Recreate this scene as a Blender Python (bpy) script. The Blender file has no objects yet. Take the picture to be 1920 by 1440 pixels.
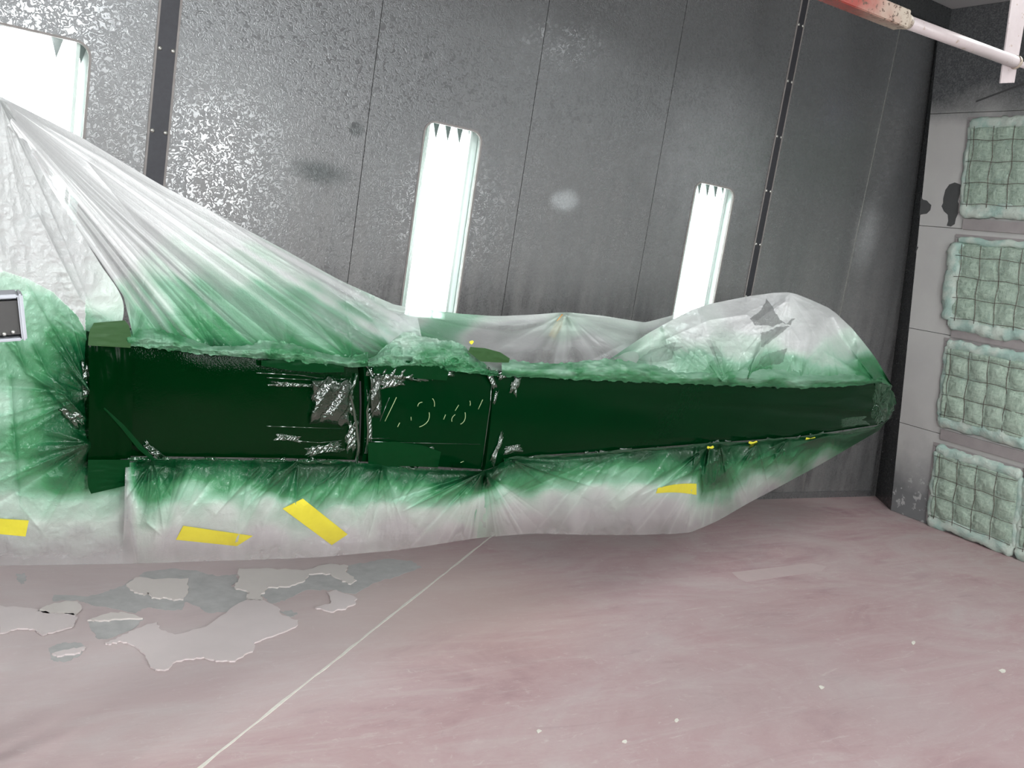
import bpy, bmesh, math, random
import numpy as np
from mathutils import Vector, Matrix
from mathutils.geometry import tessellate_polygon
random.seed(4)
SC = bpy.context.scene
COL = SC.collection

# ------------------------------------------------------------------ camera
F = math.sqrt(2712*1050 + 155*435.)
Xc = np.array([2712, -155, -F]); Xc /= np.linalg.norm(Xc)
Yc = np.array([-1050, 435, -F]); Yc /= np.linalg.norm(Yc)
Zc = np.cross(Xc, Yc)
RW = np.array([Xc, Yc, Zc])
CAM = np.array([0, 0, 1.6])
cam_d = bpy.data.cameras.new('camera'); cam = bpy.data.objects.new('camera', cam_d); COL.objects.link(cam)
cam_d.sensor_width = 36; cam_d.lens = F/1920*36; cam_d.clip_start = .02
cam.matrix_world = Matrix(((*RW[0], CAM[0]), (*RW[1], CAM[1]), (*RW[2], CAM[2]), (0, 0, 0, 1)))
SC.camera = cam

# ------------------------------------------------------------------ world, exposure
SC.view_settings.view_transform = 'Standard'; SC.view_settings.look = 'None'
SC.view_settings.gamma = 1; SC.view_settings.use_curve_mapping = False
SC.view_settings.exposure = 0.0
w = bpy.data.worlds.new('world'); SC.world = w; w.use_nodes = True
w.node_tree.nodes['Background'].inputs[0].default_value = (.75, .8, .85, 1)
w.node_tree.nodes['Background'].inputs[1].default_value = 0.05
TUBE = 11.0            # emission of the tubes in the back wall
LAMPS = [              # (x, y, z, width, length, aim, watts): ceiling and front wall booth lamps
    (0.6, -1.2, 3.45, .5, 2.2, (1.5, 2.4, 0), 165),
    (-2.6, 0.6, 3.45, .5, 2.2, (0.2, 3.4, .6), 95),
    (4.5, 1.9, 3.5, .5, 1.5, (4.5, 1.2, .3), 42),
]
FRONT = [(-1.4, 60), (0.55, 34), (2.5, 80), (5.5, 26)]     # front wall lamps x, watts

# ------------------------------------------------------------------ helpers
def ray(px, py):
    return RW @ np.array([px-960, 720-py, -F])
def hit(px, py, p0, n):
    d = ray(px, py); n = np.array(n, float)
    return CAM + d*(np.dot(np.array(p0)-CAM, n)/np.dot(d, n))
def link(o, parent=None):
    COL.objects.link(o)
    if parent: o.parent = parent
    return o
def mesh_obj(name, verts, faces, mat, parent=None, smooth=False):
    me = bpy.data.meshes.new(name)
    me.from_pydata([tuple(map(float, v)) for v in verts], [], faces); me.update()
    if mat: me.materials.append(mat)
    if smooth:
        for p in me.polygons: p.use_smooth = True
    return link(bpy.data.objects.new(name, me), parent)
def bm_obj(name, bm, mat, parent=None, smooth=False):
    me = bpy.data.meshes.new(name); bmesh.ops.recalc_face_normals(bm, faces=bm.faces); bm.to_mesh(me); bm.free()
    if mat: me.materials.append(mat)
    if smooth:
        for p in me.polygons: p.use_smooth = True
    return link(bpy.data.objects.new(name, me), parent)
def empty(name, loc=(0, 0, 0)):
    o = bpy.data.objects.new(name, None); o.empty_display_size = .1; o.location = loc
    return link(o)
def tag(o, label=None, cat=None, group=None, kind=None):
    if label: o['label'] = label
    if cat: o['category'] = cat
    if group: o['group'] = group
    if kind: o['kind'] = kind
    return o
def box_bm(bm, x0, x1, y0, y1, z0, z1, bev=0):
    b2 = bmesh.new()
    vs = [b2.verts.new((x, y, z)) for x in (x0, x1) for y in (y0, y1) for z in (z0, z1)]
    for f in ((0, 1, 3, 2), (4, 6, 7, 5), (0, 4, 5, 1), (2, 3, 7, 6), (0, 2, 6, 4), (1, 5, 7, 3)): b2.faces.new([vs[i] for i in f])
    bmesh.ops.recalc_face_normals(b2, faces=b2.faces)
    if bev: bmesh.ops.bevel(b2, geom=b2.edges[:], offset=bev, segments=2, affect='EDGES')
    me = bpy.data.meshes.new('t'); b2.to_mesh(me); b2.free(); bm.from_mesh(me); bpy.data.meshes.remove(me)
def box(name, x0, x1, y0, y1, z0, z1, mat, parent=None, bev=0):
    bm = bmesh.new(); box_bm(bm, x0, x1, y0, y1, z0, z1, bev); return bm_obj(name, bm, mat, parent)
def tube(name, pts, r, mat, parent=None, seg=8, flat=1.0, cap=True):
    """round bar along a polyline; r may be a list"""
    pts = [Vector(p) for p in pts]; V = []; Fc = []
    rr = r if isinstance(r, (list, tuple)) else [r]*len(pts)
    for i, p in enumerate(pts):
        t = (pts[min(i+1, len(pts)-1)] - pts[max(i-1, 0)]).normalized()
        a = t.orthogonal().normalized() if i == 0 else (a - t*a.dot(t)).normalized()
        b = t.cross(a)
        for k in range(seg):
            q = 2*math.pi*k/seg; V.append(p + (a*math.cos(q) + b*math.sin(q)*flat)*rr[i])
    for i in range(len(pts)-1):
        for k in range(seg):
            k2 = (k+1) % seg; Fc.append((i*seg+k, i*seg+k2, (i+1)*seg+k2, (i+1)*seg+k))
    if cap: Fc.append(tuple(range(seg))[::-1]); Fc.append(tuple((len(pts)-1)*seg+k for k in range(seg)))
    return V, Fc
def tube_obj(name, pts, r, mat, parent=None, seg=8, smooth=True):
    V, Fc = tube(name, pts, r, mat, seg=seg); return mesh_obj(name, V, Fc, mat, parent, smooth)

# numpy noise
def vnoise(x, y, seed=0):
    xi = np.floor(x).astype(int); yi = np.floor(y).astype(int); xf = x-xi; yf = y-yi
    def h(a, b):
        v = (a*374761393 + b*668265263 + seed*1442695041) & 0xffffffff
        v = ((v ^ (v >> 13))*1274126177) & 0xffffffff
        return ((v ^ (v >> 16)) & 0xffff)/65535.
    u = xf*xf*(3-2*xf); v = yf*yf*(3-2*yf)
    return (h(xi, yi)*(1-u)+h(xi+1, yi)*u)*(1-v) + (h(xi, yi+1)*(1-u)+h(xi+1, yi+1)*u)*v
def fbm(x, y, seed=0, oct=4):
    s = 0; a = .5
    for i in range(oct): s = s + a*vnoise(x*2**i, y*2**i, seed+i*17); a *= .5
    return s
def ridged(x, y, seed=0, oct=4):
    s = 0; a = .5
    for i in range(oct): s = s + a*(1-np.abs(2*vnoise(x*2**i, y*2**i, seed+i*31)-1)); a *= .5
    return s

# ------------------------------------------------------------------ materials
class NT:
    def __init__(s, name):
        s.m = bpy.data.materials.new(name); s.m.use_nodes = True; s.t = s.m.node_tree
        s.b = s.t.nodes['Principled BSDF']; s.out = s.t.nodes['Material Output']
    def n(s, typ, **kw):
        nd = s.t.nodes.new(typ)
        for k, v in kw.items():
            if k.startswith('i_'):
                key = k[2:]; key = int(key) if key.isdigit() else key.replace('_', ' ')
                s.put(nd.inputs[key], v)
            else: setattr(nd, k, v)
        return nd
    def put(s, inp, v):
        if isinstance(v, bpy.types.NodeSocket): s.t.links.new(v, inp)
        elif isinstance(v, bpy.types.Node): s.t.links.new(v.outputs[0], inp)
        else:
            if inp.type == 'RGBA' and len(v) == 3: v = (*v, 1)
            inp.default_value = v
    def math(s, op, a, b=0.5, clamp=False):
        nd = s.n('ShaderNodeMath', operation=op); nd.use_clamp = clamp; s.put(nd.inputs[0], a); s.put(nd.inputs[1], b); return nd.outputs[0]
    def ramp(s, fac, stops, interp='LINEAR'):
        nd = s.n('ShaderNodeValToRGB'); nd.color_ramp.interpolation = interp; e = nd.color_ramp.elements
        while len(e) < len(stops): e.new(.5)
        for el, (p, c) in zip(e, stops):
            el.position = p; el.color = (*c, 1) if isinstance(c, (tuple, list)) else (c, c, c, 1)
        s.put(nd.inputs[0], fac); return nd.outputs[0]
    def mix(s, fac, a, b, mode='MIX'):
        nd = s.n('ShaderNodeMix', data_type='RGBA', blend_type=mode); s.put(nd.inputs[0], fac); s.put(nd.inputs[6], a); s.put(nd.inputs[7], b); return nd.outputs[2]
    def noise(s, co, scale, detail=4, rough=.55, dist=0, dim='3D'):
        nd = s.n('ShaderNodeTexNoise'); nd.inputs['Scale'].default_value = scale; nd.inputs['Detail'].default_value = detail
        nd.inputs['Roughness'].default_value = rough; nd.inputs['Distortion'].default_value = dist
        if co is not None: s.put(nd.inputs['Vector'], co)
        return nd.outputs[0]
    def geo(s, sc=(1, 1, 1), rot=(0, 0, 0), loc=(0, 0, 0)):
        g = s.n('ShaderNodeNewGeometry'); mp = s.n('ShaderNodeMapping'); s.put(mp.inputs[0], g.outputs['Position'])
        mp.inputs['Scale'].default_value = sc; mp.inputs['Rotation'].default_value = rot; mp.inputs['Location'].default_value = loc
        return mp.outputs[0]
    def bump(s, h, strength=.3, dist=.01):
        nd = s.n('ShaderNodeBump'); nd.inputs['Strength'].default_value = strength; nd.inputs['Distance'].default_value = dist
        s.put(nd.inputs['Height'], h); return nd.outputs[0]
    def set(s, **kw):
        for k, v in kw.items(): s.put(s.b.inputs[k.replace('_', ' ')], v)
        return s.m
def spot(N, co, c, r, soft, stretch=(1, 1, 1), wob=None):
    """1 inside a soft-edged spot centred at c"""
    sub = N.n('ShaderNodeVectorMath', operation='SUBTRACT'); N.put(sub.inputs[0], co); sub.inputs[1].default_value = c
    mul = N.n('ShaderNodeVectorMath', operation='MULTIPLY'); N.put(mul.inputs[0], sub.outputs[0]); mul.inputs[1].default_value = stretch
    ln = N.n('ShaderNodeVectorMath', operation='LENGTH'); N.put(ln.inputs[0], mul.outputs[0])
    v = ln.outputs['Value']
    if wob is not None: v = N.math('ADD', v, N.math('MULTIPLY', N.math('SUBTRACT', wob, .5), r*1.1))
    mr = N.n('ShaderNodeMapRange'); mr.interpolation_type = 'SMOOTHSTEP'; N.put(mr.inputs[0], v)
    mr.inputs[1].default_value = r-soft; mr.inputs[2].default_value = r+soft; mr.inputs[3].default_value = 1; mr.inputs[4].default_value = 0
    return mr.outputs[0]

BW = np.array([0, 4.513, 0])                    # back wall plane
def onback(px, py): return hit(px, py, BW, (0, 1, 0))

def mat_galv(name, base=(.20, .205, .21), stains_sheen=True, dust=True):
    N = NT(name); co = N.geo()
    vor = N.n('ShaderNodeTexVoronoi'); N.put(vor.inputs['Vector'], N.geo((1, 1, .8))); vor.inputs['Scale'].default_value = 62
    wn = N.n('ShaderNodeTexNoise'); N.put(wn.inputs['Vector'], co); wn.inputs['Scale'].default_value = 42; wn.inputs['Detail'].default_value = 3
    wn.inputs['Distortion'].default_value = 1.2
    worm = N.ramp(wn.outputs[0], [(.40, 0), (.47, 1), (.52, 1), (.60, .15)])
    big = N.noise(co, 1.6, 5, .6)
    c = N.mix(N.math('MULTIPLY', worm, .55), tuple(b*1.18 for b in base), tuple(b*.62 for b in base))
    c = N.mix(N.math('MULTIPLY', big, .5), c, tuple(b*.8 for b in base))
    metal = .62
    if dust:
        # dry paint dust, heavier low down and streaky
        g = N.n('ShaderNodeNewGeometry'); sx = N.n('ShaderNodeSeparateXYZ'); N.put(sx.inputs[0], g.outputs['Position'])
        lowf = N.n('ShaderNodeMapRange'); N.put(lowf.inputs[0], sx.outputs[2]); lowf.inputs[1].default_value = 2.4; lowf.inputs[2].default_value = 1.3
        st = N.noise(N.geo((9, 9, .8)), 1.0, 5, .6)
        d = N.math('MULTIPLY', lowf.outputs[0], N.ramp(st, [(.3, .35), (.6, 1)]))
        d = N.math('MULTIPLY', d, .55)
        c = N.mix(d, c, (.225, .215, .21))
        low2 = N.n('ShaderNodeMapRange'); N.put(low2.inputs[0], sx.outputs[2]); low2.inputs[1].default_value = 1.55; low2.inputs[2].default_value = 1.15
        st2 = N.noise(N.geo((14, 14, 2.2)), 1.0, 8, .75)
        c = N.mix(N.math('MULTIPLY', low2.outputs[0], N.ramp(st2, [(.47, 0), (.60, .6)])), c, (.08, .075, .08))
        metal = N.math('SUBTRACT', .62, N.math('MULTIPLY', d, .8), True)
    if stains_sheen:
        wob = N.noise(co, 9, 4, .6)
        for (px, py, r, soft, st_, col, a) in (
            (600, 322, .12, .10, (1, 1, 2.6), (.07, .08, .08), .75), (668, 243, .035, .02, (1, 1, 1), (.09, .1, .1), .7),
            (1058, 377, .085, .05, (1, 1, 1.5), (.42, .44, .45), .8), (1300, 282, .045, .02, (1, 1, 2), (.1, .105, .11), .6),
            (1345, 300, .4, .32, (1, 1, .9), (.36, .365, .38), .55), (1625, 440, .09, .09, (1, 1, .45), (.4, .41, .42), .7)):  # these two: lamp sheen on the wall, painted in as paler spots
            p = onback(px, py)
            c = N.mix(N.math('MULTIPLY', spot(N, co, tuple(p), r, soft, st_, wob), a), c, col)
    rough = N.ramp(worm, [(0, .20), (1, .48)])
    return N.set(Base_Color=c, Metallic=metal, Roughness=rough, Normal=N.bump(worm, .25, .002))
M = {}
M['galv'] = mat_galv('galvanised_steel')
M['galv_dark'] = mat_galv('dark_galvanised_steel', (.085, .09, .092), False, False)
M['galv_plain'] = mat_galv('plain_galvanised_steel', (.24, .245, .25), False, False)

def mat_simple(name, col, rough=.5, metal=0, var=.25, scale=20, bump=.1, spec=.5):
    N = NT(name); n = N.noise(N.geo(), scale, 5, .6)
    c = N.mix(n, tuple(x*(1-var) for x in col), tuple(min(1, x*(1+var)) for x in col))
    return N.set(Base_Color=c, Roughness=rough, Metallic=metal, Normal=N.bump(n, bump, .003), Specular_IOR_Level=spec)
M['post'] = mat_simple('dark_steel_post', (.045, .045, .052), .55, .4, .3, 60)
M['bolt'] = mat_simple('zinc_bolt', (.5, .5, .47), .35, .8, .1)
M['gap'] = mat_simple('black_gap', (.01, .01, .01), .9)
M['gasket'] = mat_simple('grey_window_gasket', (.25, .23, .22), .6)
M['lampwhite'] = mat_simple('lamp_white_enamel', (.82, .85, .84), .3, 0, .03)
M['lampgreen'] = mat_simple('lamp_reveal', (.68, .74, .71), .4, 0, .04)
M['lampend'] = mat_simple('grey_green_pleat_end', (.10, .12, .115), .6, 0, .05)
M['white_room'] = mat_simple('booth_wall_paint', (.42, .42, .42), .6, 0, .1, 3)
N = NT('tube_glow'); N.set(Base_Color=(1, 1, 1), Emission_Color=(.95, 1, 1), Emission_Strength=TUBE); M['glow'] = N.m
N = NT('panel_glow'); N.set(Base_Color=(1, 1, 1), Emission_Color=(.95, 1, 1), Emission_Strength=5); M['pglow'] = N.m
N = NT('lamp_glass'); tr = N.n('ShaderNodeBsdfTransparent'); tr.inputs[0].default_value = (.97, .985, .98, 1)
gl = N.n('ShaderNodeBsdfGlossy'); gl.inputs['Roughness'].default_value = .08; mx = N.n('ShaderNodeMixShader'); mx.inputs[0].default_value = .06
N.t.links.new(tr.outputs[0], mx.inputs[1]); N.t.links.new(gl.outputs[0], mx.inputs[2]); N.t.links.new(mx.outputs[0], N.out.inputs[0]); M['glass'] = N.m

# right wall: dusty white painted steel, bare at the bottom and where the paint has peeled
X0 = hit(1670, 957, (0, 0, 0), (0, 0, 1))[0]; LEAN = .075; SK = .085
def rw(s, h, out=0.0):
    """point on the filter wall: s metres from its left edge, h up, out metres into the room"""
    return np.array([X0 - LEAN*h - out, 4.17 + SK*h - s, h])
def onright(px, py):
    q = hit(px, py, (X0, 0, 0), (1, 0, LEAN)); return q
N = NT('filter_wall_paint'); co = N.geo()
g = N.n('ShaderNodeNewGeometry'); sx = N.n('ShaderNodeSeparateXYZ'); N.put(sx.inputs[0], g.outputs['Position'])
n1 = N.noise(co, 2.2, 5, .6); n2 = N.noise(co, 14, 6, .7)
hgt = N.math('ADD', sx.outputs[2], N.math('MULTIPLY', N.math('SUBTRACT', n1, .5), .5))
c = N.mix(n1, (.44, .43, .425), (.60, .595, .575))
bare = N.n('ShaderNodeMapRange'); N.put(bare.inputs[0], hgt); bare.inputs[1].default_value = .55; bare.inputs[2].default_value = .2
c = N.mix(bare.outputs[0], c, (.17, .175, .18))
chips = N.math('MULTIPLY', N.ramp(n2, [(.57, 0), (.59, 1)]), spot(N, co, tuple(onright(1700, 930)), .28, .12))
c = N.mix(chips, c, (.42, .42, .42))
top = N.n('ShaderNodeMapRange'); N.put(top.inputs[0], hgt); top.inputs[1].default_value = 2.86; top.inputs[2].default_value = 3.12
worm = N.ramp(N.noise(co, 42, 3, .5, 1.2), [(.40, 0), (.47, 1), (.52, 1), (.60, .15)])
c = N.mix(top.outputs[0], c, N.mix(worm, (.20, .205, .21), (.11, .115, .12)))
N.set(Base_Color=c, Roughness=.5, Metallic=N.math('MULTIPLY', top.outputs[0], .6), Normal=N.bump(n2, .1, .003)); M['filterwall'] = N.m
M['peel'] = mat_simple('bare_grey_steel_patch', (.085, .087, .088), .6, .2, .12, 25)
M['frame'] = mat_simple('dusty_pale_frame', (.33, .30, .30), .6, .1, .2, 12)
M['wire'] = mat_simple('rusty_wire', (.13, .10, .085), .7, .3, .3, 30)

N = NT('filter_fibreglass'); co = N.geo()
f1 = N.noise(N.geo((60, 14, 60), (.6, 0, 0)), 1.2, 4, .6, .6); f2 = N.noise(N.geo((60, 60, 14), (-.5, 0, 0)), 1.2, 4, .6, .6); f3 = N.noise(co, 3, 3)
h = N.math('MAXIMUM', f1, f2)
c = N.mix(N.ramp(h, [(.4, 0), (.7, 1)]), (.26, .35, .275), (.50, .63, .52)); c = N.mix(N.math('MULTIPLY', f3, .5), c, (.36, .40, .36))
N.set(Base_Color=c, Roughness=.95, Normal=N.bump(h, .7, .006), Specular_IOR_Level=.1); M['fibre'] = N.m
N = NT('filter_fibre_edge'); co = N.geo(); f3 = N.noise(co, 9, 4)
N.set(Base_Color=N.mix(N.ramp(f3, [(.4, 0), (.6, 1)]), (.38, .52, .47), (.55, .62, .56)), Roughness=.95, Normal=N.bump(N.noise(N.geo((20, 70, 70)), 1, 4), .7, .006), Specular_IOR_Level=.1); M['fibre_edge'] = N.m

# floor
N = NT('worn_pink_floor'); co = N.geo()
wn = N.noise(co, .7, 4, .6); big = N.noise(N.geo((.7, 1.5, 1), (0, 0, .3)), 1.3, 8, .68, 1.2)
st = N.noise(N.geo((.9, 4.5, 1), (0, 0, .22)), 1.4, 9, .7, 1.6); sc_ = N.noise(N.geo((1.6, 12, 1), (0, 0, -.12)), 1.1, 9, .75, 2.2); fine = N.noise(co, 60, 5, .7)
c = N.ramp(big, [(.28, (.34, .21, .225)), (.42, (.46, .315, .32)), (.55, (.50, .375, .375)), (.70, (.53, .46, .455))])
c = N.mix(N.ramp(wn, [(.47, 0), (.64, .4)]), c, (.47, .42, .41))
c = N.mix(N.ramp(st, [(.50, 0), (.66, .42)]), c, (.56, .50, .49))
spk = N.noise(N.geo((16, 26, 1)), 1.0, 8, .8, 1.0); c = N.mix(N.ramp(spk, [(.57, 0), (.68, .5)]), c, (.66, .61, .60)); c = N.mix(N.ramp(spk, [(.30, .4), (.40, 0)]), c, (.30, .22, .23))
c = N.mix(N.ramp(sc_, [(.60, 0), (.68, .55)]), c, (.66, .61, .60))
fr = hit(1700, 1300, (0, 0, 0), (0, 0, 1)); c = N.mix(N.math('MULTIPLY', spot(N, co, tuple(fr), 1.5, 1.2, (.8, 1, 1)), .38), c, (.33, .235, .25))  # front right of the floor painted darker, for the weaker light there
c = N.mix(N.ramp(st, [(.28, .35), (.42, 0)]), c, (.28, .20, .205))
c = N.mix(N.math('MULTIPLY', fine, .25), c, (.30, .24, .24))
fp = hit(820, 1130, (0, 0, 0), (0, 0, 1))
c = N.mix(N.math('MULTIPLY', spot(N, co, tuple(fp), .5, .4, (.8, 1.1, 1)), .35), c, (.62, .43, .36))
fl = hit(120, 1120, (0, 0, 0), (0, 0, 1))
c = N.mix(N.math('MULTIPLY', spot(N, co, tuple(fl), 1.0, .6, (.7, 1.1, 1)), .6), c, (.66, .585, .58))  # left floor painted paler, its stronger light put into the colour
N.set(Base_Color=c, Roughness=.6, Normal=N.bump(N.math('ADD', N.math('MULTIPLY', fine, .4), st), .12, .004), Specular_IOR_Level=.15); M['floor'] = N.m
M['concrete'] = mat_simple('bare_concrete', (.46, .45, .445), .8, 0, .28, 16, .3)
M['flake'] = mat_simple('pale_pink_floor_paint', (.70, .615, .61), .5, 0, .07, 8, .1)
M['flake2'] = mat_simple('cream_pink_floor_paint', (.71, .65, .62), .5, 0, .07, 8, .1)
M['line'] = mat_simple('worn_line', (.66, .64, .58), .7, 0, .2, 40)
M['tapeghost'] = mat_simple('tape_mark', (.46, .36, .36), .6, 0, .1, 10)

# wet green enamel
def mat_green(name, col, rough=.12, spec=.05, bump=.05, coat=0, bscale=90):
    N = NT(name); co = N.geo(); n = N.noise(co, 4, 4); o = N.noise(co, bscale, 2, .4)
    c = N.mix(n, tuple(x*.85 for x in col), tuple(x*1.15 for x in col))
    return N.set(Base_Color=c, Roughness=rough, Specular_IOR_Level=spec, Coat_Weight=coat, Coat_Roughness=.04, Normal=N.bump(o, bump, .004))
M['green'] = mat_green('wet_dark_green_enamel', (.0001, .0155, .0034))
M['green_left'] = mat_green('wet_deep_green_enamel', (.0001, .0105, .0018))
M['green_glossy'] = mat_green('wet_deep_green_gloss', (.0001, .0115, .002), .05, .1, .10, 0, 260)
M['green_wet'] = mat_green('wet_green_wrinkled_film', (.0005, .020, .005), .04, 1.0, .2, 1.0, 40)
M['green_bead'] = mat_green('wet_green_beaded_gloss', (.0001, .012, .0025), .05, .9, .22, .8, 240)
M['green_hem'] = mat_green('dark_green_hem', (.0008, .03, .008), .1, .5, .2, .2, 40)
M['green_flap'] = mat_green('green_flap_film', (.0006, .026, .006), .3, .08, .1, .0, 50)
M['olive'] = mat_green('thin_olive_green_tape', (.028, .075, .024), .45, .2, .1, 0, 30)
M['numeral'] = mat_simple('pale_olive_edge', (.30, .38, .19), .5, 0, .15)
M['orange'] = mat_simple('orange_tape', (.65, .33, .10), .6, 0, .1)
M['yellow'] = mat_simple('yellow_masking_tape', (.68, .62, .04), .6, 0, .08, 30)

# film: attributes paint (overspray amount) and haze (how milky the film is)
def mat_film(name, tint=(.83, .84, .84), gloss=.1):
    N = NT(name); co = N.geo()
    at = N.n('ShaderNodeAttribute'); at.attribute_name = 'paint'; hz = N.n('ShaderNodeAttribute'); hz.attribute_name = 'haze'
    p = N.math('ADD', at.outputs['Fac'], N.math('MULTIPLY', N.math('SUBTRACT', N.noise(co, 9, 6, .65), .5), .12))
    gate = N.ramp(at.outputs['Fac'], [(0.0, 0), (.12, 1)])
    p = N.math('MULTIPLY', p, gate, True)
    c = N.ramp(p, [(0, tint), (.18, (.58, .69, .62)), (.36, (.25, .45, .325)), (.55, (.045, .205, .085)), (.75, (.006, .09, .03)), (1, (.001, .034, .009))])
    op = N.math('ADD', hz.outputs['Fac'], N.math('MULTIPLY', p, .85), True)
    wr = N.noise(N.geo((1, 1, 1), (0, .5, 0)), 26, 5, .6, 1.5)
    wr2 = N.ramp(N.noise(N.geo((1, 1, 1), (0, -.6, .4)), 42, 3, .5, 2.5), [(.42, 0), (.5, 1), (.58, 0)])
    nrm = N.bump(N.math('ADD', wr, N.math('MULTIPLY', wr2, .22)), .34, .007)
    df = N.n('ShaderNodeBsdfDiffuse'); N.put(df.inputs[0], c); N.put(df.inputs['Normal'], nrm)
    tl = N.n('ShaderNodeBsdfTranslucent'); N.put(tl.inputs[0], c); N.put(tl.inputs['Normal'], nrm)
    m1 = N.n('ShaderNodeMixShader'); m1.inputs[0].default_value = .14; N.t.links.new(df.outputs[0], m1.inputs[1]); N.t.links.new(tl.outputs[0], m1.inputs[2])
    tr = N.n('ShaderNodeBsdfTransparent'); N.put(tr.inputs[0], N.mix(p, (.96, .97, .97), (.4, .8, .55)))
    m2 = N.n('ShaderNodeMixShader'); N.put(m2.inputs[0], op); N.t.links.new(tr.outputs[0], m2.inputs[1]); N.t.links.new(m1.outputs[0], m2.inputs[2])
    gl = N.n('ShaderNodeBsdfGlossy'); gl.inputs['Roughness'].default_value = .2; N.put(gl.inputs['Normal'], nrm)
    lw = N.n('ShaderNodeLayerWeight'); lw.inputs[0].default_value = .25; N.put(lw.inputs['Normal'], nrm)
    m3 = N.n('ShaderNodeMixShader'); N.put(m3.inputs[0], N.math('ADD', N.math('MULTIPLY', lw.outputs['Facing'], gloss*3.2), .03)); N.t.links.new(m2.outputs[0], m3.inputs[1]); N.t.links.new(gl.outputs[0], m3.inputs[2])
    N.t.links.new(m3.outputs[0], N.out.inputs[0]); return N.m
M['film'] = mat_film('masking_film', (.78, .785, .79))
M['film_left'] = mat_film('dimmed_masking_film', (.47, .48, .48))  # darker copy of the film, tint lowered to offset strong lamp light

# ================================================================== SETTING
ZC = 3.70; XL = -5.0; YF = -2.2; D = 4.513
floor = box('floor', XL-.1, 7.0, YF-.1, D+.3, -.1, 0, M['floor']); tag(floor, kind='structure')
ceil = box('ceiling', XL-.1, 7.0, YF-.1, D+.3, ZC, ZC+.1, M['white_room']); tag(ceil, kind='structure')
wl = box('wall_left', XL-.1, XL, YF-.1, D+.3, 0, ZC, M['white_room']); tag(wl, kind='structure')
wf = box('wall_front', XL, 7.0, YF-.1, YF, 0, ZC, M['galv_plain']); tag(wf, kind='structure')
wb = box('wall_back', XL, 7.0, D+.24, D+.3, 0, ZC, M['gap']); tag(wb, kind='structure')

def rounded(x0, x1, z0, z1, r, seg=6):
    pts = []
    for cx, cz, a0 in ((x1-r, z1-r, 0), (x0+r, z1-r, 90), (x0+r, z0+r, 180), (x1-r, z0+r, 270)):
        for k in range(seg+1):
            a = math.radians(a0 + 90*k/seg); pts.append((cx+r*math.cos(a), cz+r*math.sin(a)))
    return pts
def plate(name, outer, inner, y0, y1, mat, parent=None):
    """flat plate in x-z with an optional hole, from y0 (room side) to y1"""
    loops = [[Vector((x, z, 0)) for x, z in outer]] + ([[Vector((x, z, 0)) for x, z in inner]] if inner else [])
    flat = [p for l in loops for p in l]; tris = tessellate_polygon(loops); n = len(flat)
    V = [(p.x, y0, p.y) for p in flat] + [(p.x, y1, p.y) for p in flat]; Fc = [tuple(t) for t in tris] + [tuple(i+n for i in t)[::-1] for t in tris]
    k = 0
    for l in loops:
        m = len(l)
        for i in range(m): j = (i+1) % m; Fc.append((k+i, k+j, k+j+n, k+i+n))
        k += m
    bm = bmesh.new(); vs = [bm.verts.new(v) for v in V]
    for f in Fc: bm.faces.new([vs[i] for i in f])
    return bm_obj(name, bm, mat, parent)

LX = [(-1.83, -1.44), (.04, .487), (2.098, 2.446), (4.025, 4.375)]; LZ = (1.10, 2.148)
seams = [-5.0, -4.06, -3.09, -2.12, -1.15, -.18, .78, 1.78, 2.74, 3.70, 4.67, 5.655, 6.56]
for a, b in zip(seams[:-1], seams[1:]):
    inner = None
    for l0, l1 in LX:
        if l0 > a-.01 and l1 < b+.01: inner = rounded(l0, l1, LZ[0], LZ[1], .062)
        elif l0 < b and l1 > a and False: pass
    e = .0018
    plate('wall_panel', [(a+e, 0.0), (b-e, 0.0), (b-e, ZC), (a+e, ZC)], inner, D, D+.02, M['galv'], wb)
def batten(x, wd, zs, nm='steel_batten'):
    o = box(nm, x-wd/2, x+wd/2, D-.004, D, 0.02, ZC-.02, M['post'], wb, .0008)
    # folded edges of the neighbouring panels
    for sx_ in (-1, 1):
        box('batten_edge', x+sx_*wd/2-.005, x+sx_*wd/2+.005, D-.007, D, .02, ZC-.02, M['gasket'], wb, .001)
    for z in zs:
        for s in (-.32, .32):
            V, Fc = [], []
            for i in range(5):
                a = i/4*math.pi/2; r = .0105*math.cos(a) if i < 4 else .0005; y = D-.006-.007*math.sin(a)
                for k in range(10): q = k*math.pi/5; V.append((x+s*wd+r*math.cos(q), y, z+r*math.sin(q)))
            for i in range(4):
                for k in range(10): Fc.append((i*10+k, i*10+(k+1) % 10, i*10+10+(k+1) % 10, i*10+10+k))
            mesh_obj('bolt', V, Fc, M['bolt'], o, True)
box('panel_edge', 5.653, 5.6565, D-.003, D, .05, ZC-.15, M['bolt'], wb)
batten(.79, .088, [2.195-.361*k for k in range(-3, 6)])
batten(4.672, .062, [3.266-.36*k for k in range(0, 8)])
batten(-3.09, .088, [2.195-.361*k for k in range(-3, 6)])
# foot rail along the bottom of the back wall with its screws
tag(box('baseboard_back', XL, 6.5, D-.006, D, 0, .05, M['galv_plain'], None, .001), kind='structure')
tag(box('trim_1', XL, 6.05, D-.12, D-.01, ZC-.14, ZC, M['galv_dark'], None, .004), kind='structure')

# slanting return between the back wall and the filter wall
V = [(6.56, D-.001, 0), (X0, 4.17, 0), rw(0, ZC), (6.13, D-.001, ZC), (6.7, D+.2, 0), (6.7, 4.17, 0), (6.7, D+.2, ZC), (6.7, 4.3, ZC)]
tag(mesh_obj('wall_return', V, [(0, 1, 2, 3), (0, 4, 5, 1), (3, 2, 7, 6), (4, 0, 3, 6)], M['galv_dark']), kind='structure')

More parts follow.
